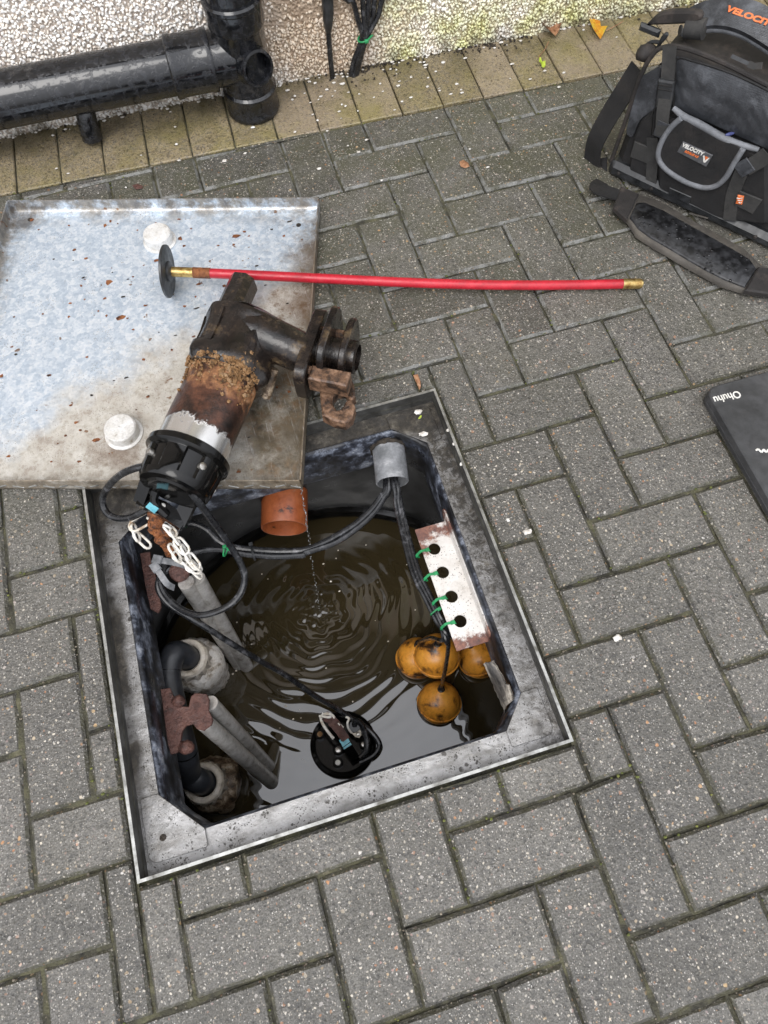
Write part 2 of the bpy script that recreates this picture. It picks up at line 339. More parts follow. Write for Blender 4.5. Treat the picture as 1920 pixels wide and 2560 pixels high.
def lid_mat():
    t = NT('galvanised_lid'); v = t.vor(210); v2 = t.vor(95); sx = t.node('ShaderNodeSeparateColor'); t.put(sx.inputs[0], v.outputs['Color'])
    sx2 = t.node('ShaderNodeSeparateColor'); t.put(sx2.inputs[0], v2.outputs['Color'])
    tone = t.math('ADD', t.math('MULTIPLY', sx.outputs[0], .5), t.math('MULTIPLY', sx2.outputs[0], .5))
    zinc = t.ramp(tone, [(.15, (.45, .535, .63)), (.5, (.58, .655, .735)), (.85, (.74, .79, .84))])
    d = t.math('SUBTRACT', t.dotp(LN), float(LN@at(648, 735)))             # + towards the bluish part
    dn = t.math('ADD', d, t.math('MULTIPLY_ADD', t.noise(9, 7, .68), .24, -.12))
    beige = t.step(dn, .045, -.045)
    sc_ = t.ramp(t.step(t.noise(60, 8, .78), .3, .7), [(0, (.20, .155, .105)), (.3, (.37, .325, .255)), (.6, (.50, .465, .40)), (1, (.60, .57, .51))])
    col = t.mix(t.math('MULTIPLY', beige, .88), zinc, sc_)
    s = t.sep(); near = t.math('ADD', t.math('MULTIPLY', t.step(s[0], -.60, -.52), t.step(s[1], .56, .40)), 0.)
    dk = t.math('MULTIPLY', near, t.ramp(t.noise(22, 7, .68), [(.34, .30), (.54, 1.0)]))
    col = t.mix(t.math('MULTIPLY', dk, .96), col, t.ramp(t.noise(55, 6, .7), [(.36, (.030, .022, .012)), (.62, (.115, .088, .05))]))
    edge = t.step(t.math('ADD', s[0], t.math('MULTIPLY', s[1], -.31)), -.68, -.50)          # dirt along the right edge
    rust = t.math('MULTIPLY', t.step(t.math('ADD', t.noise(30, 8, .78), t.math('MULTIPLY', edge, .05)), .52, .62), t.math('MULTIPLY_ADD', edge, .7, t.math('MULTIPLY', beige, .55)))
    col = t.mix(rust, col, (.14, .085, .042))
    lu_, lv_ = t.math('SUBTRACT', t.dotp(LU0), LU_O), t.math('SUBTRACT', t.dotp(LV0), LV_O)
    ed_ = t.math('MINIMUM', t.math('MINIMUM', lu_, t.math('SUBTRACT', .682, lu_)), t.math('MINIMUM', lv_, t.math('SUBTRACT', .682, lv_)))
    rim_ = t.math('MULTIPLY', t.step(ed_, .055, .004), t.step(t.math('ADD', t.noise(17, 7, .72), t.math('MULTIPLY', t.step(ed_, .02, .0), .12)), .44, .60))
    col = t.mix(t.math('MULTIPLY', rim_, .85), col, t.ramp(t.noise(60, 6, .7), [(.35, (.075, .055, .035)), (.65, (.26, .215, .155))]))
    for (cx_, cy_), rad_, cc_ in ((at(300, 1130)[:2], .060, (.115, .066, .036)), (at(790, 660)[:2], .085, (.13, .09, .055)), (at(770, 770)[:2], .07, (.12, .075, .045)), (at(60, 560)[:2], .05, (.09, .07, .05)), (at(720, 1090)[:2], .075, (.085, .066, .04))):
        dv = t.node('ShaderNodeVectorMath', operation='DISTANCE'); t.put(dv.inputs[0], t.pos); dv.inputs[1].default_value = (cx_, cy_, .0065)
        k_ = t.step(t.math('ADD', dv.outputs['Value'], t.math('MULTIPLY_ADD', t.noise(38, 8, .78), .16, -.08)), rad_, rad_*.25); col = t.mix(t.math('MULTIPLY', k_, .72), col, cc_)
    scr = t.step(t.noise(60, 4, .6, stretch=(6, .35, 1)), .60, .70); col = t.mix(t.math('MULTIPLY', scr, .22), col, (.82, .83, .84))
    fl = t.math('MULTIPLY', t.step(t.noise(48, 3, .5), .705, .735), .9); col = t.mix(fl, col, (.17, .09, .045))
    spk = t.math('MULTIPLY', t.step(t.vor(260).outputs['Distance'], .26, .14), t.math('MAXIMUM', t.step(t.noise(15, 5), .50, .6), t.math('MULTIPLY', beige, t.step(t.noise(24, 4), .42, .55)))); col = t.mix(t.math('MULTIPLY', spk, .75), col, (.12, .09, .07))
    r = t.mix(beige, t.ramp(sx.outputs[1], [(0, .34), (1, .5)]), (.55, .55, .55))
    return t.out(col, r, t.math('MULTIPLY_ADD', beige, -.4, .55), t.bump(t.noise(120, 4), .15, .001))
M['lid'] = lid_mat()
def steel_mat():
    t = NT('wet_dirty_steel'); s = t.sep(); n = t.step(t.noise(20, 8, .68, .4), .3, .7)
    col = t.ramp(n, [(0, (.17, .165, .155)), (.5, (.30, .295, .29)), (1, (.42, .415, .41))])
    smear = t.step(t.noise(16, 8, .74, stretch=(1, 3, 1)), .46, .62); col = t.mix(t.math('MULTIPLY', smear, .55), col, (.085, .075, .06))
    far, left, right = t.step(s[1], .22, .31), t.step(s[0], -.795, -.83), t.step(s[0], -.235, -.205)
    left = t.math('MULTIPLY', t.step(t.math('ADD', s[0], t.math('MULTIPLY', t.noise(14, 6, .7), .03)), -.807, -.822), t.step(s[1], -.30, -.15))
    fine = t.step(t.noise(60, 9, .8, .6), .36, .64); brd = t.step(t.noise(11, 6, .7), .36, .62)
    dirt = t.math('MAXIMUM', t.math('MULTIPLY', far, t.math('MULTIPLY_ADD', brd, .35, .6)), t.math('MULTIPLY', left, t.math('MULTIPLY_ADD', brd, .6, .2)))
    dirt = t.math('MAXIMUM', dirt, t.math('MULTIPLY', right, t.math('MULTIPLY', fine, t.math('MULTIPLY_ADD', t.step(s[1], -.15, .2), .5, .55))))
    dirt = t.step(dirt, .12, .55)
    dcol = t.ramp(t.step(t.noise(46, 8, .75), .3, .7), [(0, (.005, .004, .003)), (.45, (.020, .016, .011)), (.72, (.055, .046, .033)), (1, (.16, .145, .115))])
    col = t.mix(t.math('MULTIPLY', dirt, .93), col, dcol)
    for sc_, gate in ((70, .585), (150, .54), (300, .50)):
        v = t.vor(sc_); rng_ = t.math('ABSOLUTE', t.math('SUBTRACT', v.outputs['Distance'], .24)); blot = t.math('MULTIPLY', t.step(v.outputs['Distance'], .34, .26), t.step(t.noise(sc_*.22, 5, .65), gate, gate+.05))
        col = t.mix(t.math('MULTIPLY', blot, .85), col, (.03, .026, .021))
    wet = t.step(t.noise(9, 5, .6), .36, .52)
    b = t.bump(fine, .35, .0016); b = t.bump(t.vor(70).outputs['Distance'], .12, .002, b)
    return t.out(col, t.math('ADD', t.math('MULTIPLY_ADD', wet, -.20, .36), t.math('MULTIPLY', dirt, .26)), t.math('MULTIPLY_ADD', dirt, -.5, .55), b)
M['steel'] = steel_mat()
M['rimsteel'] = grime('rim_steel', [(.25, (.13, .125, .11)), (.5, (.36, .36, .34)), (.8, (.56, .56, .54))], 30, rough=(.28, .5), metal=.7, bump=.15)
M['rimdark'] = grime('dark_rim_side', [(.3, (.035, .034, .031)), (.6, (.085, .084, .08)), (.8, (.16, .16, .15))], 26, rough=(.35, .6), metal=.3, bump=.15)
M['skirt'] = grime('stained_black_liner', [(.40, (.005, .005, .006)), (.52, (.03, .034, .046)), (.62, (.17, .19, .235)), (.74, (.52, .54, .56)), (.9, (.46, .42, .32))], 15, 9, rough=(.2, .6), bump=.4, bdist=.002, roughn=.74, dist=.1)
M['tank'] = grime('tank_plastic', [(.35, (.006, .006, .006)), (.6, (.018, .0185, .019)), (.8, (.035, .034, .032))], 10, rough=(.22, .5), bump=.15)
M['opipe'] = grime('terracotta_plastic', [(.28, (.03, .012, .006)), (.36, (.30, .075, .022)), (.7, (.40, .115, .04)), (.85, (.36, .20, .13))], 26, rough=(.3, .5), bump=.1)
M['gpipe'] = grime('grey_duct', [(.3, (.12, .125, .13)), (.6, (.22, .225, .235)), (.8, (.36, .36, .36))], 40, rough=(.3, .55), bump=.12)
M['dpipe'] = grime('dark_grey_pvc', [(.3, (.022, .024, .028)), (.7, (.042, .045, .052))], 30, rough=(.3, .48), bump=.06)
M['union'] = grime('crusted_union', [(.25, (.03, .022, .014)), (.36, (.36, .30, .23)), (.50, (.70, .66, .60)), (.8, (.80, .78, .75))], 42, 8, rough=(.45, .8), bump=.6, bdist=.004, roughn=.7)
M['unionnut'] = grime('stained_cream_plastic', [(.2, (.14, .10, .06)), (.42, (.60, .53, .43)), (.75, (.74, .69, .62))], 35, rough=(.4, .6), bump=.2)
M['valvebrown'] = grime('slimed_union', [(.3, (.014, .009, .005)), (.48, (.13, .085, .05)), (.60, (.38, .30, .21)), (.8, (.62, .58, .52))], 45, 8, rough=(.25, .7), bump=.6, bdist=.004, roughn=.72)
M['galv'] = grime('galvanised_tube', [(.15, (.15, .125, .10)), (.42, (.46, .44, .41)), (.75, (.64, .625, .60))], 55, 7, rough=(.3, .5), metal=.5, bump=.15)
M['rust'] = grime('flaking_rust', [(.25, (.028, .013, .010)), (.5, (.085, .036, .028)), (.72, (.13, .062, .046)), (.9, (.36, .29, .26))], 60, 8, rough=(.45, .8), bump=.8, bdist=.004, roughn=.7)
M['rustor'] = grime('orange_rust', [(.3, (.04, .014, .006)), (.5, (.20, .065, .018)), (.75, (.34, .13, .04))], 90, 7, rough=(.5, .8), bump=.8, bdist=.004)
M['float'] = grime('stained_orange_float', [(.30, (.03, .014, .006)), (.38, (.30, .12, .02)), (.47, (.66, .27, .03)), (.8, (.76, .36, .06))], 24, 8, rough=(.28, .5), bump=.12, roughn=.66)
M['cable'] = grime('wet_black_cable', [(.35, (.008, .008, .009)), (.6, (.020, .021, .023)), (.82, (.13, .13, .14))], 60, 6, rough=(.16, .4), bump=.15)
M['chain'] = grime('white_chain', [(.25, (.32, .22, .13)), (.42, (.66, .62, .54)), (.7, (.80, .78, .74))], 45, 5, rough=(.4, .6), bump=.1)
M['tie'] = grime('green_tie', [(.3, (.015, .18, .06)), (.7, (.03, .34, .12))], 60, rough=(.3, .45), bump=.05)
M['plate'] = grime('rust_spotted_plate', [(.33, (.09, .025, .014)), (.40, (.22, .14, .11)), (.47, (.60, .57, .53)), (.7, (.74, .72, .69))], 24, 9, rough=(.4, .65), metal=.2, bump=.2, roughn=.75)
def plate_mat():
    t = NT('rust_spotted_plate'); s = t.sep(); n = t.step(t.noise(30, 9, .78), .3, .7)
    col = t.ramp(n, [(0, (.42, .38, .33)), (.35, (.62, .59, .55)), (1, (.76, .745, .72))])
    e = t.math('MAXIMUM', t.step(s[1], .045, .095), t.step(s[1], -.085, -.122))
    r = t.step(t.math('ADD', t.noise(26, 8, .75), t.math('MULTIPLY_ADD', e, .22, -.10)), .50, .60)
    col = t.mix(t.math('MULTIPLY', r, .92), col, t.ramp(t.step(t.noise(70, 7, .75), .3, .7), [(0, (.03, .012, .009)), (.45, (.13, .035, .02)), (.8, (.26, .10, .055)), (1, (.45, .33, .27))]))
    d = t.math('MULTIPLY', t.step(t.vor(230).outputs['Distance'], .3, .18), t.step(t.noise(36, 5, .7), .47, .56)); col = t.mix(t.math('MULTIPLY', d, .8), col, (.06, .045, .035))
    return t.out(col, .48, .15, t.bump(n, .3, .0012))
M['plate'] = plate_mat()
M['blackgloss'] = grime('wet_black_casting', [(.4, (.003, .003, .003)), (.7, (.007, .0065, .006))], 30, rough=(.05, .14), bump=.08, spec=.32)
M['volute'] = grime('wet_slimed_casting', [(.35, (.006, .005, .0045)), (.58, (.022, .016, .013)), (.68, (.075, .052, .03)), (.8, (.16, .11, .06))], 26, 8, rough=(.07, .35), bump=.4, bdist=.002, roughn=.7, spec=.4)
M['claw'] = grime('brown_claw', [(.35, (.02, .012, .008)), (.52, (.11, .06, .035)), (.7, (.24, .14, .085)), (.85, (.34, .24, .17))], 60, 7, rough=(.25, .6), bump=.5, bdist=.003)
M['crust'] = grime('tan_crust', [(.32, (.05, .028, .014)), (.48, (.27, .14, .05)), (.65, (.42, .27, .15)), (.8, (.50, .38, .25))], 70, 8, rough=(.6, .9), bump=1., bdist=.006, roughn=.75)
M['red'] = grime('red_polyprop', [(.14, (.09, .03, .022)), (.30, (.36, .012, .022)), (.6, (.50, .014, .030)), (.9, (.58, .06, .075))], 38, 8, rough=(.25, .5), bump=.12, stretch=(.3, 1, 1))
M['brass'] = grime('tarnished_brass', [(.3, (.20, .10, .03)), (.5, (.42, .29, .10)), (.8, (.55, .45, .22))], 90, rough=(.3, .5), metal=.8, bump=.1)
M['rubber'] = grime('black_rubber', [(.35, (.012, .013, .014)), (.75, (.04, .042, .045))], 40, rough=(.25, .5), bump=.08)
M['plug'] = grime('white_plug', [(.2, (.30, .26, .21)), (.36, (.56, .54, .50)), (.7, (.70, .695, .68))], 50, 7, rough=(.4, .6), bump=.15)
M['bolt'] = grime('bright_bolt', [(.3, (.3, .28, .25)), (.7, (.62, .6, .56))], 90, rough=(.25, .4), metal=.9)
M['label'] = grime('blue_label', [(.3, (.10, .36, .44)), (.7, (.18, .50, .58))], 90, rough=(.3, .4))
def fabric(name, lo, hi, weave=900, rough=(.6, .85), dirt=(.10, .09, .075), amt=.35):
    t = NT(name); n = t.noise(14, 7, .7); col = t.ramp(n, [(.3, lo), (.7, hi)])
    col = t.mix(t.math('MULTIPLY', t.step(t.noise(22, 7, .7), .5, .72), amt), col, dirt)
    x = t.node('ShaderNodeTexVoronoi', feature='F1', distance='CHEBYCHEV'); t.put(x.inputs['Vector'], t.pos); x.inputs['Scale'].default_value = weave; x.inputs['Randomness'].default_value = .25
    b = t.bump(x.outputs['Distance'], .6, .0012); b = t.bump(t.noise(30, 4), .35, .006, b)
    return t.out(col, t.ramp(t.noise(18, 4), [(.3, rough[0]), (.7, rough[1])]), 0, b)
M['bag'] = fabric('black_nylon', (.006, .006, .0064), (.016, .0152, .0155), amt=.28, dirt=(.055, .045, .038))
M['bagtop'] = fabric('dusty_nylon', (.012, .0105, .010), (.030, .026, .024), dirt=(.11, .085, .07), amt=.5)
M['leather'] = fabric('worn_grey_leatherette', (.012, .013, .015), (.060, .064, .072), weave=300, rough=(.3, .55), dirt=(.17, .18, .2), amt=.5)
M['web'] = fabric('grey_webbing', (.020, .020, .0195), (.046, .045, .043), weave=700, dirt=(.12, .11, .1), amt=.35)
M['piping'] = fabric('grey_piping', (.08, .085, .093), (.25, .26, .28), weave=600, rough=(.45, .65), dirt=(.05, .045, .04), amt=.4)
def pad_mat():
    t = NT('wet_pad'); n = t.noise(60, 6, .66); col = t.ramp(n, [(.40, (.004, .004, .0045)), (.60, (.034, .035, .038))])
    v = t.vor(85); drop = t.math('MULTIPLY', t.step(v.outputs['Distance'], .26, .12), t.step(t.noise(25, 4), .45, .55))
    return t.out(col, t.math('MULTIPLY_ADD', drop, -.3, .42), 0, t.bump(drop, .9, .003))
M['pad'] = pad_mat()
M['padedge'] = fabric('dusty_binding', (.045, .04, .034), (.10, .09, .078), weave=800, dirt=(.17, .15, .12), amt=.5)
M['case'] = grime('black_case_shell', [(.25, (.030, .031, .033)), (.5, (.052, .053, .056)), (.85, (.082, .082, .086))], 14, 7, rough=(.28, .5), bump=.1, roughn=.66)
M['print_white'] = grime('white_print', [(.3, (.66, .64, .58)), (.7, (.78, .77, .74))], 60)
M['print_orange'] = grime('orange_print', [(.3, (.62, .14, .03)), (.7, (.78, .20, .06))], 60)
M['patch'] = grime('grey_patch', [(.3, (.06, .062, .066)), (.7, (.11, .112, .118))], 50)
M['leafbrown'] = grime('dry_leaf', [(.3, (.14, .06, .028)), (.55, (.36, .18, .095)), (.8, (.50, .31, .19))], 80, bump=.3)
M['leafyellow'] = grime('yellow_leaf', [(.3, (.50, .17, .015)), (.6, (.62, .36, .03)), (.8, (.45, .42, .05))], 60)
M['leafgreen'] = grime('lime_leaf', [(.3, (.30, .42, .03)), (.7, (.52, .62, .08))], 120)
M['chip'] = grime('white_chip', [(.2, (.42, .37, .31)), (.5, (.64, .61, .56)), (.8, (.78, .77, .75))], 120)
M['straw'] = grime('dry_straw', [(.3, (.26, .17, .07)), (.7, (.5, .38, .2))], 100)
def water_mat():
    t = NT('murky_water'); col = t.ramp(t.noise(5, 4), [(.3, (.025, .0188, .0086)), (.7, (.041, .031, .0145))])
    m = t.out(col, .02, 0); t.b.inputs['IOR'].default_value = 1.5; t.b.inputs['Specular IOR Level'].default_value = 1.0; return m
M['water'] = water_mat()
def drip_mat():
    t = NT('clear_drip'); t.b.inputs['Transmission Weight'].default_value = .9; t.b.inputs['IOR'].default_value = 1.33
    return t.out((.9, .92, .94), .03)
M['drip'] = drip_mat()
def motor_mat(a, o):
    t = NT('motor_housing'); h = t.math('SUBTRACT', t.dotp(a), float(np.dot(a, o)))
    n = t.noise(34, 8, .72, .4); hn = t.math('ADD', h, t.math('MULTIPLY_ADD', n, .085, -.0425))
    steel = t.ramp(t.noise(12, 3), [(.3, (.58, .57, .55)), (.7, (.72, .71, .69))])
    slime = t.ramp(t.step(t.noise(17, 8, .74), .3, .7), [(.1, (.006, .0035, .0025)), (.45, (.026, .012, .008)), (.75, (.085, .034, .020)), (1, (.17, .07, .036))])
    crust = t.ramp(t.noise(70, 7, .72), [(.35, (.12, .05, .02)), (.55, (.36, .17, .07)), (.75, (.46, .31, .20))])
    k1 = t.step(hn, .034, .040); k2 = t.math('MULTIPLY', t.step(hn, .105, .125), t.step(t.noise(26, 7, .7), .42, .55))
    col = t.mix(k1, steel, slime); col = t.mix(k2, col, crust)
    r = t.math('ADD', t.math('MULTIPLY_ADD', k1, .06, .22), t.math('MULTIPLY', k2, .5))
    return t.out(col, r, t.math('SUBTRACT', .85, t.math('MULTIPLY', k1, .75)), t.bump(t.math('MULTIPLY', t.noise(55, 7, .7), k1), .55, .004))
def text(name, body, size, o, ux, uy, mat, parent, sx=1., bold=0., shear=0., depth=.0006):
    cu = bpy.data.curves.new('lettering', 'FONT'); cu.body = body; cu.size = size; cu.extrude = depth; cu.offset = bold; cu.shear = shear
    cu.align_x = 'CENTER'; cu.align_y = 'CENTER'
    tmp = bpy.data.objects.new('lettering', cu); C.objects.link(tmp); dg = bpy.context.evaluated_depsgraph_get()
    me = bpy.data.meshes.new_from_object(tmp.evaluated_get(dg)); bpy.data.objects.remove(tmp); me.name = name
    ux, uy = unit(ux), unit(uy); n = np.cross(ux, uy); co = np.empty(len(me.vertices)*3, np.float32); me.vertices.foreach_get('co', co); co = co.reshape(-1, 3)
    q = np.asarray(o)+np.outer(co[:, 0]*sx, ux)+np.outer(co[:, 1], uy)+np.outer(co[:, 2], n)-base_of(parent)
    me.vertices.foreach_set('co', q.astype(np.float32).ravel()); me.update(); me.materials.clear()
    return link(name, me, mat, parent, 0)
# ================================================================== GROUND, PAVING
FX0, FX1, FY0, FY1 = -.851, -.173, -.334, .340                # outer edge of the manhole frame
SL = -.0365                                                   # house and edging run at this slope
def hole_sheet(m, z, a, b):
    for x0, x1, y0, y1 in ((-a, FX0+.004, -a, b), (FX1-.004, a, -a, b), (FX0+.004, FX1-.004, -a, FY0+.004), (FX0+.004, FX1-.004, FY1-.004, b)):
        m.add([(x0, y0, z), (x1, y0, z), (x1, y1, z), (x0, y1, z)], [(0, 1, 2, 3)])
m = MB(); hole_sheet(m, -.0185, 60, 60)
gxs = np.arange(-1.75, 1.35, .008); gys = np.arange(-1.5, 1.36, .008); JX, JY = np.meshgrid(gxs, gys)
def vnoise(X, Y, sc_, seed):
    r_ = np.random.default_rng(seed); T = r_.random((256, 256)); x, y = X*sc_+100, Y*sc_+100; i, j = np.floor(x).astype(int), np.floor(y).astype(int); fx, fy = x-i, y-j; fx, fy = fx*fx*(3-2*fx), fy*fy*(3-2*fy)
    g_ = lambda a, b: T[a % 256, b % 256]
    return (g_(i, j)*(1-fx)+g_(i+1, j)*fx)*(1-fy)+(g_(i, j+1)*(1-fx)+g_(i+1, j+1)*fx)*fy
JZ = -.0110+.0115*np.clip((.5*vnoise(JX, JY, 22, 1)+.35*vnoise(JX, JY, 55, 2)+.3*vnoise(JX, JY, 6, 3))-.30, 0, 1)
jn, jm = JX.shape; jid = np.arange(jn*jm).reshape(jn, jm); jf = np.stack([jid[:-1, :-1], jid[:-1, 1:], jid[1:, 1:], jid[1:, :-1]], -1).reshape(-1, 4)
jc = np.stack([JX, JY, JZ], -1).reshape(-1, 3); jm_ = jc[jf].mean(1); jf = jf[~((jm_[:, 0] > FX0-.002) & (jm_[:, 0] < FX1+.002) & (jm_[:, 1] > FY0-.002) & (jm_[:, 1] < FY1+.002))]
m.add(jc, [tuple(q) for q in jf.tolist()])
g = part('ground', m, M['joint'], smooth=60); tag(g, 'dark mossy jointing sand showing between the paving blocks', kind='structure')
def clip(P, a, b, c):                                          # keep a*x+b*y<=c
    out = []; N = len(P)
    for i in range(N):
        p, q = P[i], P[(i+1) % N]; dp, dq = a*p[0]+b*p[1]-c, a*q[0]+b*q[1]-c
        if dp <= 0: out.append(p)
        if dp*dq < 0: t = dp/(dp-dq); out.append((p[0]+(q[0]-p[0])*t, p[1]+(q[1]-p[1])*t))
    return out
paving = thing('paving', 'grey concrete block paving laid in herringbone round the manhole', None, (0, 0, 0), kind='structure')
shared = {}
def block_mesh(name, P, ch, mat, key=None):
    if key and key in shared: return shared[key]
    m = MB(); prism(m, P, (0, 0, 0), (1, 0, 0), (0, 1, 0), -.05, 0, ch); me = bpy.data.meshes.new(name)
    me.from_pydata(m.verts().tolist(), [], m.f); me.materials.append(mat); me.update()
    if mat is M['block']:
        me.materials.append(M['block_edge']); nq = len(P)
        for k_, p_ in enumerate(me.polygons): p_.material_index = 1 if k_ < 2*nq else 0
    if key: shared[key] = me
    return me
def worn(P, rg, a=.0007):
    P = np.asarray(P, float); out = []; N = len(P); c = P.mean(0)
    for i in range(N):
        p, q = P[i], P[(i+1) % N]; L_ = np.linalg.norm(q-p); n_ = np.array([-(q-p)[1], (q-p)[0]])/max(L_, 1e-9); k = max(1, int(L_/.034))
        out.append(p+(c-p)/np.linalg.norm(c-p)*abs(rg.normal(.0005, .0011)))
        for j in range(1, k): out.append(p+(q-p)*(j/k)+n_*(abs(rg.normal(0, a))))
    return np.array(out)
def put_block(name, me, c, parent, zj=.0016, rj=.006, tj=.008):
    o = bpy.data.objects.new(name, me); C.objects.link(o); o.parent = parent
    b = base_of(parent); o.location = (c[0]-b[0], c[1]-b[1], random.uniform(-zj, zj)-.001)
    o.rotation_euler = (random.gauss(0, tj*.5), random.gauss(0, tj*.5), random.gauss(0, rj*.5)); return o
G = .0015; far_m = MB(); pieces = []
for i in range(-42, 43):
    for j in range(-45, 46):                                   # j counts along -y
        s = (i+j) % 4
        if s not in (0, 2): continue
        x0, x1, y0, y1 = (i*.1, i*.1+.2, -j*.1-.1, -j*.1) if s == 0 else (i*.1, i*.1+.1, -j*.1-.2, -j*.1)
        full = [(x0+G, y0+G), (x1-G, y0+G), (x1-G, y1-G), (x0+G, y1-G)]
        cx, cy = (x0+x1)/2, (y0+y1)/2
        if y0 > 1.097-SL*-cx+.02 and cy > 1.3: continue
        gp = .007; rects = [full]
        if x1 > FX0-gp and x0 < FX1+gp and y1 > FY0-gp and y0 < FY1+gp:
            rects = []
            xa, xb, ya, yb = x0+G, x1-G, y0+G, y1-G
            if xa < FX0-gp: rects.append((xa, FX0-gp, ya, yb)); xa = FX0-gp+.004
            if xb > FX1+gp: rects.append((FX1+gp, xb, ya, yb)); xb = FX1+gp-.004
            if ya < FY0-gp: rects.append((xa, xb, ya, FY0-gp))
            if yb > FY1+gp: rects.append((xa, xb, FY1+gp, yb))
            rects = [[(a, c), (b, c), (b, d), (a, d)] for a, b, c, d in rects if b-a > .014 and d-c > .014]
        for P in rects:
            q = clip(P, -SL, 1., 1.097-.003)
            if len(q) < 3: continue
            q = np.array(q)
            if abs(area2(q)) < 3e-4: continue
            c = q.mean(0); pieces.append((q, c, s if len(q) == 4 and P is full and np.allclose(q, np.array(full)) else None))
def vis(c):
    p = R3 @ (V3(c[0], c[1], 0)-CAM); return p[2] > .1 and -330 < p[0]/p[2]*FPX+960 < 2250 and -330 < p[1]/p[2]*FPX+1280 < 2890
def dist_c(c): return np.linalg.norm(V3(c[0], c[1], 0)-CAM)
seen = sorted([t for t in pieces if vis(t[1])], key=lambda t: dist_c(t[1])); ids = set(id(t) for t in seen[:298])
for t in pieces:
    q, c, s = t
    if id(t) in ids:
        ch = random.choice([.0042, .0048, .0054]); vr = random.randrange(7); me = shared.get(('b', s, ch, vr)) if s is not None else None
        if me is None: me = block_mesh('paving_block', worn(q-c, np.random.default_rng(vr+(0 if s is not None else int(abs(c[0]*977+c[1]*613)*100)))), ch, M['block'], ('b', s, ch, vr) if s is not None else None)
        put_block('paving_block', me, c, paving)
    else:
        if abs(c[0]) > 3.6 or c[1] < -3.6: continue
        prism(far_m, q, (0, 0, random.uniform(-.0015, .0005)), (1, 0, 0), (0, 1, 0), -.03, 0, .005)
o = part('paving_block', far_m, M['block'], paving, 0); o['kind'] = 'stuff'
# buff edging course along the wall
edging = thing('edging_course', 'row of buff concrete blocks laid side by side along the foot of the wall', None, (0, 1.19, 0), kind='structure')
EX = unit((1, SL, 0)); EN = V3(-EX[1], EX[0], 0)
E0 = V3(0, 1.097, 0)
EP = np.array([(-.0487, -.097), (.0487, -.097), (.0487, .097), (-.0487, .097)])
for i in range(-34, 36):
    s = .0505+i*.1008; c = E0+EX*s+EN*.0985
    q = np.array([(p[0]*EX[0]+p[1]*EN[0], p[0]*EX[1]+p[1]*EN[1]) for p in EP])
    me = block_mesh('edging_block', q, .0022, M['buff'], 'edge')
    put_block('edging_block', me, c, edging, .0018, .012, .008)
# ================================================================== HOUSE WALL
W0 = V3(0, 1.287, 0); WN = -EN
house = thing('house_wall', 'tall white pebble-dashed house wall behind the black pipe, green with algae towards its right', 'house', (0, 1.287, 0))
m = MB(); prism(m, [(-7, -.4), (8, -.4), (8, 5.3), (-7, 5.3)], W0, EX, (0, 0, 1), 0, .28, 0, n=EN); part('render_coat', m, M['wallback'], house, 0)
m = MB(); prism(m, [(-7.2, -.42), (8.2, -.42), (8.2, .3), (-7.2, .3)], W0+V3(0, 0, 5.302), EX, EN, 0, .16, .005); part('eaves', m, M['soffit'], house)
m = MB()
A = np.linspace(math.pi, 2*math.pi, 9)
prism(m, [(-.48+.055*math.cos(a)-.0, .10+.055*math.sin(a)) for a in A], W0+V3(0, 0, 5.36)+EX*-7.2, EN, (0, 0, 1), 0, 15.4, 0, n=EX); part('gutter', m, M['soilpipe'], house)
st = .0070; us, hs_ = np.meshgrid(np.arange(-1.35, 1.15, st), np.arange(-.004, .46, st)); us = us.ravel(); hs_ = hs_.ravel()
us = us+rng.uniform(-.5, .5, us.size)*st*.9; hs_ = hs_+rng.uniform(-.5, .5, us.size)*st*.9
# a worn patch of thinner dash behind the cables
keep = ~((us > -.30) & (us < .02) & (hs_ > .13) & (rng.random(us.size) < .75)); us, hs_ = us[keep], hs_[keep]; n = us.size
iv, iF = ico(); sz = rng.uniform(.0029, .0056, (n, 1))*np.c_[rng.uniform(.8, 1.3, n), rng.uniform(.65, 1.1, n), rng.uniform(.4, .7, n)]
jit = 1+.22*rng.uniform(-1, 1, (n, 12, 1)); vv = iv[None]*jit*sz[:, None, :]; vv = np.einsum('nij,nkj->nki', rand_rot(n), vv)
cen = W0+np.outer(us, EX)+np.outer(hs_, V3(0, 0, 1))+WN*.0012
vv = (vv+cen[:, None, :]).reshape(-1, 3)-base_of(house); ff = (iF[None]+(np.arange(n)*12)[:, None, None]).reshape(-1, 3)
o = link('pebble_dash', tri_mesh('pebble_dash', vv, ff), M['wallstone'], house, 60); o['kind'] = 'stuff'
# ================================================================== SOIL STACK with branch
S0 = V3(-.333, 1.228, 0)
stack = thing('soil_stack', 'upright black drainpipe with an open round boss, standing on the buff edging at the wall', 'drainpipe', S0)
m = MB(); lathe(m, [(.0605, 0), (.0620, .003), (.0620, .010), (.0605, .013), (.0605, .046), (.0622, .049), (.0622, .055), (.0575, .060), (.0565, .072), (.0560, .190), (.0600, .196), (.0612, .200), (.0612, .238), (.0635, .241), (.0635, .248), (.0600, .252), (.0550, .2525)], S0, (0, 0, 1), 48); part('branch_fitting', m, M['soilpipe'], stack)
m = MB(); lathe(m, [(.0548, .245), (.0548, 5.25)], S0, (0, 0, 1), 40); part('upper_pipe', m, M['soilpipe'], stack)
BD = unit((.30, -.93, .16)); BO = S0+V3(0, 0, .122)
m = MB(); lathe(m, [(.047, .030), (.041, .052), (.037, .064), (.037, .071), (.0315, .072), (.030, .066), (.0295, .030)], BO, BD, 36, cap=(False, True)); part('boss', m, M['soilpipe'], stack)
AX = -EX; AO = S0+V3(0, 0, .129)
m = MB(); lathe(m, [(.058, .02), (.0565, .045), (.0550, .070)], AO, AX, 40); part('branch_arm', m, M['soilpipe'], stack)
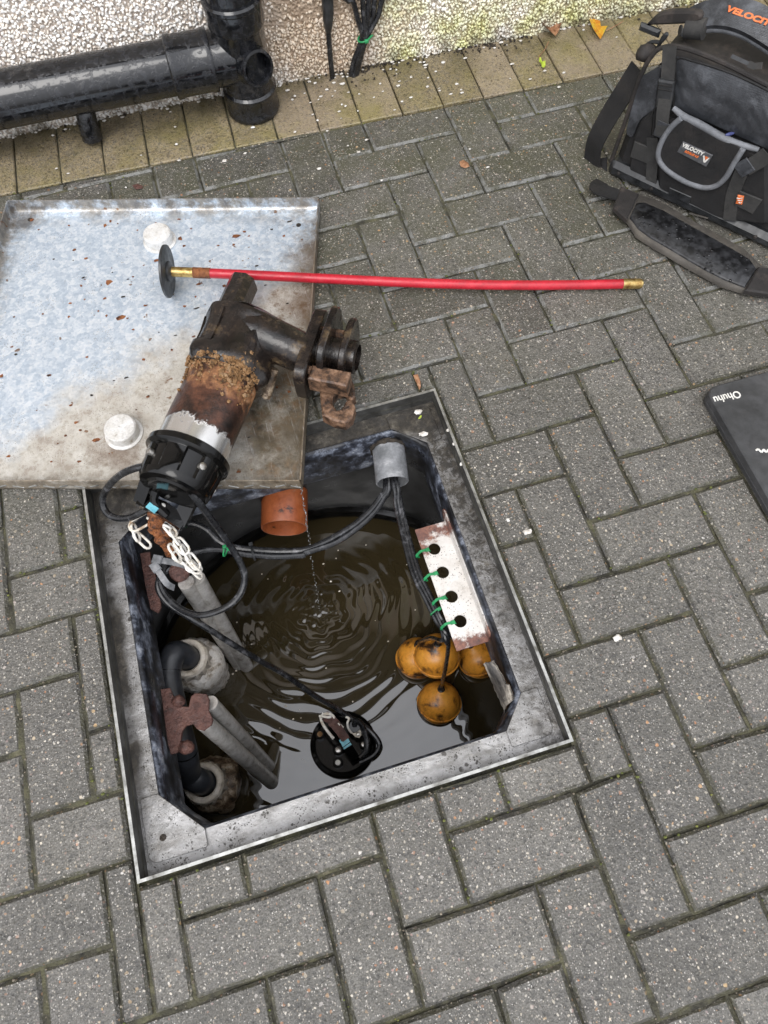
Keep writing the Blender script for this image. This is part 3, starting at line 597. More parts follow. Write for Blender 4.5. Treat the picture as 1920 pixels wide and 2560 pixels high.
run = thing('waste_pipe', 'thick wet black pipe running level along the wall from the left into the stack', 'pipe', AO+AX*.3)
m = MB(); lathe(m, [(.0605, .068), (.0620, .071), (.0620, .080), (.0605, .084), (.0605, .146), (.0630, .150), (.0630, .160), (.0600, .163), (.0550, .1635)], AO, AX, 48); part('socket', m, M['soilpipe'], run)
m = MB(); lathe(m, [(.0550, .158), (.0550, 3.2)], AO, AX, 48); part('pipe', m, M['soilpipe'], run)
# small overflow bend under the run
m = MB(); P = catmull([(-.700, 1.318, .088), (-.703, 1.275, .084), (-.708, 1.247, .068), (-.713, 1.236, .040), (-.716, 1.231, .010)], 6); tube(m, P, [.0225, .0225, .0225, .022, .0225, .0235], 20)
ov = thing('overflow_bend', 'short black plastic bend turning down to the edging below the level pipe', 'pipe', (-.716, 1.231, 0)); part('bend', m, M['soilpipe'], ov)
m = MB(); lathe(m, [(.0225, 0), (.0262, .002), (.0262, .014), (.0225, .016)], P[5], P[0]-P[5], 24); part('collar', m, M['soilpipe'], ov)
# cables up the wall
t1 = thing('wall_cable', 'single black cable with a fat sleeve rising up the wall, nearest the stack', 'cable', (-.126, 1.272, 0))
m = MB(); tube(m, catmull([(-.126, 1.272, -.01), (-.1265, 1.272, .05), (-.125, 1.275, .11), (-.123, 1.275, .15)], 5), .0062, 10); part('cable', m, M['cable'], t1)
m = MB(); tube(m, catmull([(-.125, 1.2745, .108), (-.1235, 1.272, .14), (-.121, 1.271, .20), (-.119, 1.271, .5), (-.119, 1.271, 1.2)], 5), [.0066, .0125, .0135, .0135, .0135], 12); part('sleeve', m, M['rubber'], t1)
t2 = thing('cable_bundle', 'bunch of black cables tied in green, fanning out up the wall', 'cables', (-.077, 1.268, 0))
for q, (dx, dy, tx, txx) in enumerate([(-.007, .0, -.062, -.09), (.0, -.005, -.040, -.045), (.005, .004, -.026, -.015), (-.002, .006, -.010, .03), (.008, -.001, .010, .075)]):
    m = MB(); tube(m, catmull([(-.077+dx, 1.266+dy, -.01), (-.062+dx, 1.265+dy, .04), (-.042+dx*.7, 1.266+dy, .083), (tx*.7-.012, 1.27, .125), (tx, 1.274, .16), (txx, 1.274, .26), (txx, 1.274, 1.0)], 5), .0062, 8); part('cable', m, M['cable'], t2)
m = MB(); tube(m, [(-.042+.0155*math.cos(a), 1.266+.0135*math.sin(a), .083+.004*math.cos(a)) for a in np.linspace(0, 2*math.pi, 16, endpoint=False)], .0022, 6, closed=True); box(m, V3(-.041, 1.2515, .083), (1, 0, 0), (0, 0, 1), .009, .007, .007)
tube(m, catmull([(-.041, 1.251, .083), (-.031, 1.247, .093), (-.026, 1.246, .098)], 4), .0016, 5)
tie_top = part('cable_tie', m, M['tie'], loc=(-.042, 1.266, .083)); tag(tie_top, 'green cable tie round the cable bundle against the wall', 'cable tie', 'green cable ties')
# ================================================================== MANHOLE FRAME, LINER, TANK
LZ = -.035
OX0, OX1, OY0, OY1 = -.8145, -.2150, -.2885, .3030            # clear opening
frame = thing('manhole_surround', 'square wet steel manhole frame set flush in the paving', 'manhole', (-.512, .003, 0))
def ringbox(m, a, b, z0, z1, bev=.0008):
    (ax0, ax1, ay0, ay1), (bx0, bx1, by0, by1) = a, b
    o_ = [(ax0, ay0), (ax1, ay0), (ax1, ay1), (ax0, ay1)]; i_ = [(bx0, by0), (bx1, by0), (bx1, by1), (bx0, by1)]
    v = [(*p, z0) for p in o_]+[(*p, z0) for p in i_]+[(*p, z1) for p in o_]+[(*p, z1) for p in i_]; f = []
    for k in range(4):
        l = (k+1) % 4; f += [(k, l, 8+l, 8+k), (4+l, 4+k, 12+k, 12+l), (8+k, 8+l, 12+l, 12+k), (l, k, 4+k, 4+l)]
    return m.add(v, f)
rw = .0035
m = MB(); ringbox(m, (FX0, FX1, FY0, FY1), (FX0+rw, FX1-rw, FY0+rw, FY1-rw), -.075, .0035); part('rim', m, M['rimdark'], frame, 20)
m = MB(); ringbox(m, (FX0-.0006, FX1+.0006, FY0-.0006, FY1+.0006), (FX0+rw+.0006, FX1-rw-.0006, FY0+rw+.0006, FY1-rw-.0006), .0030, .0046); part('rim_lip', m, M['rimsteel'], frame, 20)
m = MB(); ringbox(m, (FX0+rw-.0005, FX1-rw+.0005, FY0+rw-.0005, FY1-rw+.0005), (OX0, OX1, OY0, OY1), LZ-.004, LZ); part('ledge', m, M['steel'], frame, 20)
def gusset(cx, cy, sx, sy, lx, ly, hole):
    bx, by = .028, .026
    P = [np.array((cx+sx*lx, cy-sy*.0)), np.array((cx+sx*lx, cy-sy*by)), np.array((cx-sx*bx, cy-sy*by)), np.array((cx-sx*bx, cy+sy*ly)), np.array((cx, cy+sy*ly))]
    P = roundpoly(P, [0, .004, .016, .004, 0], 4); m = MB(); prism(m, P, (0, 0, LZ), (1, 0, 0), (0, 1, 0), .0004, .0036, .0006); gu = part('corner_plate', m, M['steel'], frame, 25)
    if hole:
        m = MB(); lathe(m, [(.0052, 0), (.0052, .0009)], (cx-sx*.002, cy+sy*.006, LZ+.0034), (0, 0, 1), 16); part('fixing_hole', m, M['soil'], gu)
gusset(OX0, OY0, 1, 1, .062, .070, True); gusset(OX1, OY0, -1, 1, .045, .050, False)
gusset(OX0, OY1, 1, -1, .095, .080, False); gusset(OX1, OY1, -1, -1, .060, .052, False)
# liner: upright skirt with chamfered corners, then a shoulder opening into the round tank
tank = thing('sump_tank', 'round black plastic sump tank with stained square neck under the frame', 'tank', (-.507, -.02, -.6))
TC, TR = np.array([-.507, -.083]), .436
def rrect(x0, x1, y0, y1, c, n=96):
    P = np.array([(x1, y0+c), (x1, y1-c), (x1-c, y1), (x0+c, y1), (x0, y1-c), (x0, y0+c), (x0+c, y0), (x1-c, y0)])
    cx, cy = (x0+x1)/2, (y0+y1)/2; out = []
    for a in np.arange(n)*2*math.pi/n:
        d = np.array([math.cos(a), math.sin(a)]); best = 9
        for i in range(8):
            p, q = P[i], P[(i+1) % 8]; A_ = np.array([[d[0], p[0]-q[0]], [d[1], p[1]-q[1]]])
            if abs(np.linalg.det(A_)) < 1e-9: continue
            t, s = np.linalg.solve(A_, p-np.array([cx, cy]))
            if t > 0 and -1e-6 <= s <= 1+1e-6: best = min(best, t)
        out.append((cx+d[0]*best, cy+d[1]*best))
    return np.array(out)
NR = 128
SK = (OX0+.006, OX1-.006, OY0+.004, OY1-.006)
sk = rrect(*SK, .046, NR)
def loft(m, rings):
    n = len(rings[0]); f = []
    for i in range(len(rings)-1):
        for j in range(n): f.append((i*n+j, i*n+(j+1) % n, (i+1)*n+(j+1) % n, (i+1)*n+j))
    return m.add(np.concatenate(rings), f)
def ring3(P, z, zz=0): return np.c_[P, np.full(len(P), z)+zz]
cen2 = np.array([(SK[0]+SK[1])/2, (SK[2]+SK[3])/2])
grow = lambda P, d: P+np.array([unit(p-cen2) for p in P])*d
m = MB(); wob = .0035*np.array([math.sin(a*9)+.6*math.sin(a*23+1) for a in np.arange(NR)*2*math.pi/NR])
loft(m, [ring3(grow(sk, .013), LZ-.0055), ring3(grow(sk, .004), LZ-.005, wob*.3), ring3(sk, LZ-.009, wob*.5), ring3(grow(sk, -.002), LZ-.03), ring3(grow(sk, .0), LZ-.07), ring3(grow(sk, -.001), -.150), ring3(grow(sk, .001), -.158), ring3(grow(sk, .010), -.160)]); part('neck', m, M['skirt'], tank, 50)
ang = np.arange(NR)*2*math.pi/NR
cir = lambda r: np.c_[TC[0]+r*np.cos(ang), TC[1]+r*np.sin(ang)]
m = MB(); sg = grow(sk, .009); rings = []
sg = grow(sk, .040)
rings.append(ring3(grow(sk, .009), -.157))
for k, z in ((0, -.164), (.08, -.20), (.22, -.25), (.45, -.31), (.78, -.37), (1, -.402)):
    rings.append(ring3(sg*(1-k)+cir(TR)*k, z))
loft(m, rings); part('shoulder', m, M['tank'], tank, 60)
m = MB(); loft(m, [ring3(cir(r), z) for r, z in ((TR, -.401), (TR-.012, -.404), (TR-.014, -.410), (TR-.011, -.414), (TR+.004, -.418), (TR+.006, -.430), (TR-.008, -.434), (TR-.010, -.440), (TR+.006, -.445), (TR+.008, -.60))]); part('rib_ring', m, M['blackgloss'], tank, 40)
m = MB(); loft(m, [ring3(cir(TR+.009), -.59), ring3(cir(.02), -.60)]); part('tank_floor', m, M['tank'], tank)
# water with the ripples of the falling drip
WZ = -.470; DP = at(690*1.1573, 1318*1.1573, WZ)
gx = np.linspace(-.95, -.06, 420); gy_ = np.linspace(-.53, .36, 420); XX, YY = np.meshgrid(gx, gy_)
rr = np.hypot(XX-DP[0], YY-DP[1]); an = np.arctan2(YY-DP[1], XX-DP[0])
amp = .00026*np.exp(-rr/.34)*np.clip(rr/.03, .3, 1)*(1+.35*np.sin(3*an+1.)+.25*np.sin(7*an+rr*18))
lam = .024+.025*np.clip(rr/.4, 0, 1)
ph = 2*math.pi*(rr/.030-.6*rr*rr/.12)
ZZ = amp*np.sin(ph+.9*np.sin(5*an+rr*25)+.6*np.sin(11*an-rr*40))+.0011*np.exp(-(rr/.012)**2)
for kx, ky, a_, p_ in ((31, 17, .00016, .3), (-22, 39, .00014, 1.7), (70, 44, .00005, .9), (-95, 60, .00004, 2.9), (53, -29, .00005, 2.2), (11, 61, .00006, 4.)): ZZ = ZZ+a_*np.sin(kx*XX+ky*YY+p_+.8*np.sin(9*XX+7*YY))
for q in range(26):
    a, r_ = rng.uniform(0, 6.28), rng.uniform(.008, .045); bx, by = DP[0]+r_*math.cos(a), DP[1]+r_*math.sin(a)
    ZZ = ZZ+rng.uniform(.0004, .0013)*np.exp(-(((XX-bx)**2+(YY-by)**2)/(rng.uniform(.0025, .0045))**2))
vv = np.c_[XX.ravel(), YY.ravel(), (WZ+ZZ).ravel()]; N = 420; idx = np.arange(N*N).reshape(N, N)
ff = np.concatenate([np.c_[idx[:-1, :-1].ravel(), idx[:-1, 1:].ravel(), idx[1:, 1:].ravel()], np.c_[idx[:-1, :-1].ravel(), idx[1:, 1:].ravel(), idx[1:, :-1].ravel()]])
mid = vv[ff].mean(1); ff = ff[np.hypot(mid[:, 0]-TC[0], mid[:, 1]-TC[1]) < TR+.004]
wat = link('water', tri_mesh('water', vv, ff), M['water'], None, 180); tag(wat, 'murky brown water rippling from the drip at the bottom of the tank', kind='structure')
fl = MB()
for q in range(60):
    a, r_ = rng.uniform(0, 6.28), TR*math.sqrt(rng.random())*.95; blob(fl, (TC[0]+r_*math.cos(a), TC[1]+r_*math.sin(a), WZ), rng.uniform(.0008, .0024)*V3(1.3, 1, .6), 0, .3, q)
o = part('scum_specks', fl, M['unionnut']); tag(o, 'pale specks floating on the brown water', 'scum', kind='stuff')
# ================================================================== PIPES IN THE TANK
def hollow(m, P0, P1, r, th, n=40, deep=.12):
    ax = unit(np.asarray(P1)-np.asarray(P0)); L = np.linalg.norm(np.asarray(P1)-np.asarray(P0))
    return lathe(m, [(r, 0), (r, L-.0015), (r-.001, L), (r-th+.0005, L), (r-th, L-.002), (r-th, L-deep)], P0, ax, n, cap=(True, True))
OE = atd(711, 1321, 1.53); ob = at(712, 1225, OE[2]+.004); od = unit(OE-ob)
m = MB(); hollow(m, OE-od*.16, OE, .0510, .0034); op = part('inlet_pipe', m, M['opipe'], loc=OE); tag(op, 'stubby terracotta orange drain pipe poking into the tank below the lid', 'pipe')
GE = atd(740+800*.3014, 940+885*.3014, 1.365); gs = at(740+768*.3014, 940+610*.3014, -.088); gd = unit(GE-gs)
m = MB(); hollow(m, gs-gd*.05, GE, .0325, .0028, deep=.10); dc = part('cable_duct', m, M['gpipe'], loc=GE); tag(dc, 'short grey cable duct coming through the stained neck at the far corner', 'duct')
m = MB(); tube(m, [gs-gd*.002+.0345*(math.cos(a)*unit(np.cross(gd, (0, 0, 1)))+math.sin(a)*V3(0, 0, 1)) for a in np.linspace(0, 6.2832, 28, endpoint=False)], .0045, 8, closed=True)
for v_ in m.v: v_ += rng.normal(0, .0012, v_.shape)
part('seal_ring', m, M['soil'], dc)
# discharge pipework: a dark grey header with a bend down into two union valves
dp = thing('discharge_pipe', 'dark grey plastic pipe bent down at both ends beside the left wall of the tank', 'pipe', (-.817, -.07, -.25))
n1, n2 = atd(330+330*.4219, 1500+345*.4219, 1.425), atd(330+425*.4219, 1500+1085*.4219, 1.40)
hx = -.822; hz = -.232
P = catmull([n1+V3(0, 0, -.02), n1+V3(0, 0, .012), n1+V3(-.012, .004, .045), (hx+.006, .030, hz), (hx, -.005, hz-.002), (hx+.002, -.07, hz-.006), (hx+.004, -.135, hz-.012), n2+V3(-.014, .020, .042), n2+V3(-.003, .004, .022), n2+V3(0, 0, -.02)], 7)
m = MB(); tube(m, P, .0245, 24); part('pipe', m, M['dpipe'], dp)
for fr in (.36, .66):
    i = int(fr*len(P)); m = MB(); tube(m, [P[i]-(P[i+1]-P[i])*.06, P[i]+(P[i+1]-P[i])*.12], .0256, 24); part('joint_ring', m, M['blackgloss'], dp)
for nn, mt, nm_, lab in ((n1, 'union', 0, 'white crusted union valve on the far end of the dark grey pipe'), (n2, 'valvebrown', 1, 'brown slimed union valve on the near end of the dark grey pipe')):
    u = thing('union_valve', lab, 'valve', nn-V3(0, 0, .09), 'union valves in the sump')
    gear = lambda A_, h: .0022*np.sign(np.sin(A_*14))
    m = MB(); lathe(m, [(.0265, .004), (.0300, .007), (.0375, .006), (.0410, -.002)], nn, (0, 0, 1), 56, cap=(False, False)); lathe(m, [(.0405, -.002), (.0410, -.032), (.037, -.036)], nn, (0, 0, 1), 56, mod=gear, cap=(False, True)); part('nut', m, M['unionnut'], u, 40)
    m = MB(); rad = np.random.default_rng(nm_)
    lathe(m, [(.036, -.034), (.049, -.044), (.056, -.062), (.057, -.085), (.053, -.105), (.046, -.125), (.043, -.20), (.043, -.26)], nn, (0, 0, 1), 48)
    for v_ in m.v: v_ += rad.normal(0, .0016, v_.shape)
    part('body', m, M[mt], u, 60)
    if nm_ == 1:
        m = MB(); lathe(m, [(.0495, -.052), (.0515, -.056), (.0515, -.078), (.0495, -.082)], nn+V3(.052, -.01, -.02), unit((.95, -.2, .25)), 40)
        for v_ in m.v: v_ += rad.normal(0, .0012, v_.shape)
        m2 = MB(); lathe(m2, [(.050, .012), (.0565, .020), (.0565, .036), (.048, .044)], nn+V3(0, 0, -.082), unit((.75, -.25, -.3)), 40)
        for v_ in m2.v: v_ += rad.normal(0, .0015, v_.shape)
        part('flange', m2, M[mt], u, 60)
# ================================================================== GUIDE RAILS
z230 = zone(230, 1100, .3617); z330 = zone(330, 1500, .4219); z200 = zone(200, 1180, .2532); z900 = zone(900, 1050, .3844)
def rail(parent, top, bot, r, under=.12):
    d = unit(bot-top); m = MB(); tube(m, [top, bot, bot+d*under], r, 20); return part('tube', m, M['galv'], parent)
r1 = thing('guide_rail', 'pair of grey galvanised guide tubes rising from the water to the hanging chain', 'guide rail', z230(1040, 1590, WZ), 'guide rails')
rail(r1, z230(650, 985, -.105), z230(1012, 1545, WZ), .0152); rail(r1, z230(728, 955, -.115), z230(1066, 1560, WZ), .0148)
m = MB(); c = z200(980, 985, -.098); lathe(m, [(.0135, -.012), (.0185, -.008), (.0195, 0), (.0175, .005), (.010, .006)], c, unit((.1, -.2, 1)), 24)
for v_ in m.v: v_ += rng.normal(0, .0007, v_.shape)
part('rusted_cap', m, M['rust'], r1, 60)
m = MB(); slab(m, [z200(a, b, -.105) for a, b in [(590, 800), (690, 785), (705, 920), (745, 1000), (775, 1200), (800, 1330), (765, 1390), (695, 1350), (640, 1110)]], .006)
o = part('clamp_plate', m, M['rust'], r1)
r2 = thing('guide_rail', 'pair of grey galvanised guide tubes running down from the rusty T-shaped plate', 'guide rail', z330(830, 1030, WZ), 'guide rails')
rail(r2, z330(428, 725, -.102), z330(826, 1078, WZ), .0150); rail(r2, z330(462, 612, -.110), z330(808, 982, WZ), .0140)
m = MB(); slab(m, [z330(a, b, -.094) for a, b in [(168, 528), (222, 520), (245, 570), (270, 628), (335, 632), (348, 572), (372, 552), (440, 555), (456, 592), (452, 650), (478, 708), (468, 742), (425, 775), (385, 765), (362, 735), (318, 745), (296, 775), (285, 860), (268, 905), (228, 915), (210, 850), (196, 740)]], .007)
pl2 = part('clamp_plate', m, M['rust'], r2)
for a, b, r in ((280, 598, .010), (328, 872, .0115)):
    m = MB(); lathe(m, [(r, -.016), (r*1.05, -.002), (r*.9, .004), (r*.5, .006)], z330(a, b, -.088), unit((.5, -.2, .8)), 10); blob(m, z330(a, b, -.088), V3(1, 1, .9)*r, 1, .18, 3); part('rusted_bolt', m, M['rust'], pl2, 50)
# ================================================================== FLOAT BRACKET, FLOATS
PZ = -.092
fb = thing('float_bracket', 'white rust-spotted angle bracket with four round holes on the right side of the neck', 'bracket', (-.254, -.01, PZ))
c0, c1, c2, c3 = V3(-.2855, .110, PZ), V3(-.2845, -.133, PZ), V3(-.2245, -.134, PZ), V3(-.2255, .109, PZ)
holes = [z900(a, b, PZ) for a, b in [(483, 838), (538, 990), (595, 1148), (652, 1308)]]; HR = .0118
def plate_with_holes(m, x0, x1, y0, y1, z0, z1, hs2, r, n=20):
    ys = sorted([h[1] for h in hs2]); cuts = [y0]+[(ys[i]+ys[i+1])/2 for i in range(len(ys)-1)]+[y1]; hs2 = sorted(hs2, key=lambda h: h[1])
    for i, h in enumerate(hs2):
        ya, yb = cuts[i], cuts[i+1]; A_ = np.arange(n)*2*math.pi/n+math.pi/n; ci, ou = [], []
        for a in A_:
            d = np.array([math.cos(a), math.sin(a)]); ci.append((h[0]+r*d[0], h[1]+r*d[1]))
            t = min(((x1-h[0])/d[0] if d[0] > 0 else (x0-h[0])/d[0]) if abs(d[0]) > 1e-6 else 9, ((yb-h[1])/d[1] if d[1] > 0 else (ya-h[1])/d[1]) if abs(d[1]) > 1e-6 else 9); ou.append((h[0]+t*d[0], h[1]+t*d[1]))
        for cx, cy in ((x0, ya), (x1, ya), (x1, yb), (x0, yb)):
            k = min(range(n), key=lambda q: (ou[q][0]-cx)**2+(ou[q][1]-cy)**2); ou[k] = (cx, cy)
        v = [(*p, z1) for p in ci]+[(*p, z1) for p in ou]+[(*p, z0) for p in ci]+[(*p, z0) for p in ou]; f = []
        for k in range(n):
            l = (k+1) % n; f += [(k, l, n+l, n+k), (2*n+l, 2*n+k, 3*n+k, 3*n+l), (l, k, 2*n+k, 2*n+l), (n+k, n+l, 3*n+l, 3*n+k)]
        m.add(v, f)
m = MB(); plate_with_holes(m, -.2852, -.2255, -.1325, .1095, PZ-.0035, PZ, holes, HR); part('drilled_plate', m, M['plate'], fb, 30)
m = MB(); prism(m, roundpoly([(-.1315, -.0036), (.115, -.0036), (.128, .020), (.122, .030), (-.128, .030)], [.001, .001, .006, .004, .010]), (-.2255, 0, PZ), (0, 1, 0), (0, 0, 1), 0, .0035, .0006, n=(1, 0, 0)); part('upright_flange', m, M['plate'], fb)
def grn_tie(hole, lab, nm='cable_tie'):
    h = np.asarray(hole); e = V3(-.2855, h[1]+.002, PZ)
    o = thing(nm, lab, 'cable tie', e, 'green cable ties')
    m = MB(); ribbon(m, catmull([h+V3(-.009, 0, -.003), h+V3(-.012, 0, .0015), e+V3(0, 0, .0022), e+V3(-.006, -.001, -.001), e+V3(-.012, -.003, -.010), e+V3(-.006, -.003, -.018)], 4), .0046, .0013, (0, .05, 1)); part('band', m, M['tie'], o)
    m = MB(); box(m, (h+e)/2+V3(-.002, 0, .0035), (1, .1, 0), (-.1, 1, 0), .008, .0066, .005); part('head', m, M['tie'], o)
    return o
for h, nmb in zip(holes, ('first, by the rustiest end of the white bracket', 'second from the far end of the white bracket', 'third from the far end of the white bracket', 'last, at the near end of the white bracket')):
    grn_tie(h, 'green cable tie through a bracket hole, '+nmb)
FL = [(515, 1838, 1.545, .0475, 530, 1735, 'rust-brown streaked orange float ball, the lowest of the cluster'),
      (500, 1535, 1.515, .0490, 505, 1455, 'largest clean orange float ball hanging just below the bracket end'),
      (372, 1550, 1.575, .0470, 375, 1450, 'orange float ball half hidden behind the largest one, towards the ripples'),
      (775, 1545, 1.575, .0470, 700, 1440, 'orange float ball tucked under the white bracket against the right wall')]
ends = []
for k, (a, b, d, r, na, nb, lab) in enumerate(FL):
    c = atd(900+a*.3844, 1050+b*.3844, d); nk = atd(900+na*.3844, 1050+nb*.3844, d-.042); ax = unit(nk-c)
    fo = thing('float_switch', lab, 'float switch', c-V3(0, 0, r), 'orange float switches')
    prof = [(r*math.sin(t_), -r*math.cos(t_)*.98) for t_ in np.linspace(.02, math.pi*.48, 12)]+[(r*1.0, -.0022), (r*1.045, -.0018), (r*1.045, .0018), (r*.995, .0022)]
    prof += [(r*math.cos(t_)**.9, r*.97*math.sin(t_)) for t_ in np.linspace(.10, 1.18, 10)]+[(.0125, r*1.0), (.0105, r*1.07), (.0085, r*1.09)]
    m = MB(); lathe(m, prof, c, ax, 40); part('ball', m, M['float'], fo, 40)
    m = MB(); lathe(m, [(.0084, r*1.06), (.0084, r*1.13), (.0065, r*1.15), (.0060, r*1.32), (.004, r*1.40)], c, ax, 14); part('gland', m, M['cable'], fo)
    ends.append((c+ax*r*1.25, fo))
ties_at = [V3(-.291, h[1]-.004, PZ-.012) for h in holes]
duct_m = GE-gd*.03
for k, (e, fo) in enumerate(ends):
    off = V3((k % 2)*.007-.0035, (k//2)*.007-.0035, (k % 2)*.004)
    low = ties_at[3]+V3(-.004*k+.002, -.012-.008*(k % 2), -.014-.006*k) if k != 3 else V3(-.272, -.10, -.16)
    P = catmull([duct_m+off*.8, GE+V3(.004, -.012, -.002)+off, z900(240+k*8, 560, -.112)+off*.6, z900(295+k*9, 800, -.115)+off*.6, z900(350+k*11, 1000, -.112)+off*.5, z900(430+k*10, 1160, -.112)+off*.5, z900(505+k*9, 1310, -.114)+off*.5, low, .5*(low+e)+V3(.003, 0, .03), e], 7)
    m = MB(); tube(m, P, .0042, 8); o = part('float_cable', m, M['cable'], fo)
tg = thing('cable_tie', 'green cable tie loose round the float cables beside the third bracket hole', 'cable tie', z900(510, 1240, -.1), 'green cable ties')
m = MB(); c = z900(500, 1240, -.108); tube(m, [c+V3(.013*math.cos(a), .004*math.cos(a), .010*math.sin(a)) for a in np.linspace(0, 6.283, 16, endpoint=False)], .0017, 6, closed=True); part('band', m, M['tie'], tg)
m = MB(); box(m, c+V3(.003, -.001, .012), (1, .3, 0), (-.3, 1, 0), .007, .006, .005); tube(m, [c+V3(0, 0, .012), c+V3(-.014, -.006, .013)], .0013, 5); part('head', m, M['tie'], tg)
# curled strip of torn liner at the near right corner
z112 = zone(1120, 1600, .205)
m = MB(); A1_ = [z112(a, b, z) for a, b, z in [(555, 285, -.085), (640, 470, -.10), (700, 640, -.115), (770, 800, -.12), (815, 890, -.11)]]; B1_ = [z112(a, b, z) for a, b, z in [(640, 225, -.055), (745, 400, -.052), (830, 540, -.046), (880, 640, -.042), (900, 690, -.041)]]
A1_, B1_ = catmull(A1_, 4), catmull(B1_, 4); n_ = len(A1_); rows = []
for t_ in np.linspace(0, 1, 6): rows.append(A1_*(1-t_)+B1_*t_+V3(-.016, 0, .006)+V3(-.010, 0, .008)*math.sin(t_*math.pi)+rng.normal(0, .0008, A1_.shape))
R_ = np.concatenate(rows+[r_+V3(.003, .001, -.003) for r_ in rows]); f = []
for s_ in (0, 6):
    for i in range(5):
        for j in range(n_-1): f.append(((s_+i)*n_+j, (s_+i)*n_+j+1, (s_+i+1)*n_+j+1, (s_+i+1)*n_+j))
for j in range(n_-1): f += [(j, j+1, 6*n_+j+1, 6*n_+j), (5*n_+j, 5*n_+j+1, 11*n_+j+1, 11*n_+j)]
m.add(R_, f); M['torn'] = grime('frayed_liner', [(.3, (.02, .018, .016)), (.5, (.10, .09, .08)), (.68, (.42, .38, .32)), (.85, (.62, .58, .50))], 60, 8, rough=(.4, .7), bump=.5, stretch=(1, .25, 1))
o = part('torn_liner_strip', m, M['torn'], loc=A1_[0]); tag(o, 'peeling strip of black liner with a pale torn end at the near right corner', 'liner strip')
# ================================================================== SECOND PUMP in the water
pc = atd(330+1262*.4219, 1500+862*.4219, 1.575); pc = V3(pc[0], pc[1], WZ+.012)
p2 = thing('pump_in_water', 'round black pump standing in the water with its wet top just showing', 'pump', pc-V3(0, 0, .2))
TILT = unit((.05, .12, 1))
m = MB(); lathe(m, [(.070, -.16), (.070, -.02), (.0725, -.014), (.0725, -.006), (.070, -.001), (.064, .001), (.060, -.003), (.030, -.0035), (.001, -.0035)], pc, TILT, 56, cap=(True, False)); part('cap', m, M['blackgloss'], p2)
zp = zone(780, 1740, .12056); PTZ = pc[2]+.010
for a, b, r, mt in ((548, 1120, .012, 'bolt'), (540, 1390, .011, 'print_white'), (1075, 1010, .010, 'bolt'), (165, 800, .011, 'crust')):
    bs = None; q = zp(a, b, pc[2]+.004); m = MB(); lathe(m, [(r, -.012), (r, .003), (r*.8, .006), (r*.7, .006), (r*.66, .002)], q, TILT, 20); bs = part('bolt_boss', m, M['blackgloss'], p2)
    m = MB(); lathe(m, [(r*.52, .0), (r*.52, .006), (r*.25, .007)], q, TILT, 12); part('bolt', m, M[mt], bs)
m = MB(); ribbon(m, [zp(880, 1260, PTZ), zp(790, 1120, PTZ+.010), zp(690, 960, PTZ+.020)], .019, .014, (0, 0, 1)); hd = part('handle', m, M['blackgloss'], p2)
m = MB(); ribbon(m, [zp(640, 870, PTZ+.030), zp(745, 1060, PTZ+.030)], .0185, .0016, (0, 0, 1)); part('sticker', m, M['label'], hd)
m = MB(); ribbon(m, catmull([zp(690, 880, PTZ+.024), zp(560, 700, PTZ+.032), zp(400, 500, PTZ+.036), zp(290, 430, PTZ+.034)], 4), [.017, .02, .021], .010, (0, 0, 1))
for v_ in m.v: v_ += rng.normal(0, .0009, v_.shape)
part('rusted_shackle', m, M['rust'], hd, 50)
m = MB(); tube(m, catmull([zp(445, 880, PTZ+.030), zp(330, 740, PTZ+.036), zp(215, 560, PTZ+.04), zp(190, 430, PTZ+.042), zp(290, 370, PTZ+.044), zp(420, 400, PTZ+.044), zp(520, 540, PTZ+.042), zp(640, 660, PTZ+.036)], 5), .0032, 8); tube(m, catmull([zp(150, 420, PTZ+.048), zp(240, 425, PTZ+.05), zp(330, 440, PTZ+.05), zp(400, 430, PTZ+.05)], 4), .0026, 7); tube(m, [zp(235, 350, PTZ+.05), zp(205, 400, PTZ+.05)], .0022, 6); part('white_cord', m, M['chain'], hd)
m = MB(); lathe(m, [(.016, -.008), (.016, .014), (.012, .018), (.012, .028)], zp(870, 640, pc[2]+.006), unit((.1, -.1, 1)), 24); part('cable_gland', m, M['blackgloss'], p2)
m = MB(); slab(m, [zp(a, b, PTZ+.012) for a, b in [(820, 770), (930, 740), (960, 650), (1010, 690), (1025, 800), (980, 870), (900, 850)]], .003); gp_ = part('gland_plate', m, M['unionnut'], p2)
m = MB(); lathe(m, [(.0045, 0), (.0045, .003), (.003, .004)], zp(955, 795, PTZ+.012), (0, 0, 1), 12); part('screw', m, M['bolt'], gp_)
m = MB(); tube(m, catmull([zp(700, 430, PTZ+.02), zp(770, 470, PTZ+.02), zp(735, 560, PTZ+.02), zp(760, 680, PTZ+.016), zp(830, 770, PTZ+.014)], 5), .0026, 7); part('cord_loop', m, M['chain'], p2)
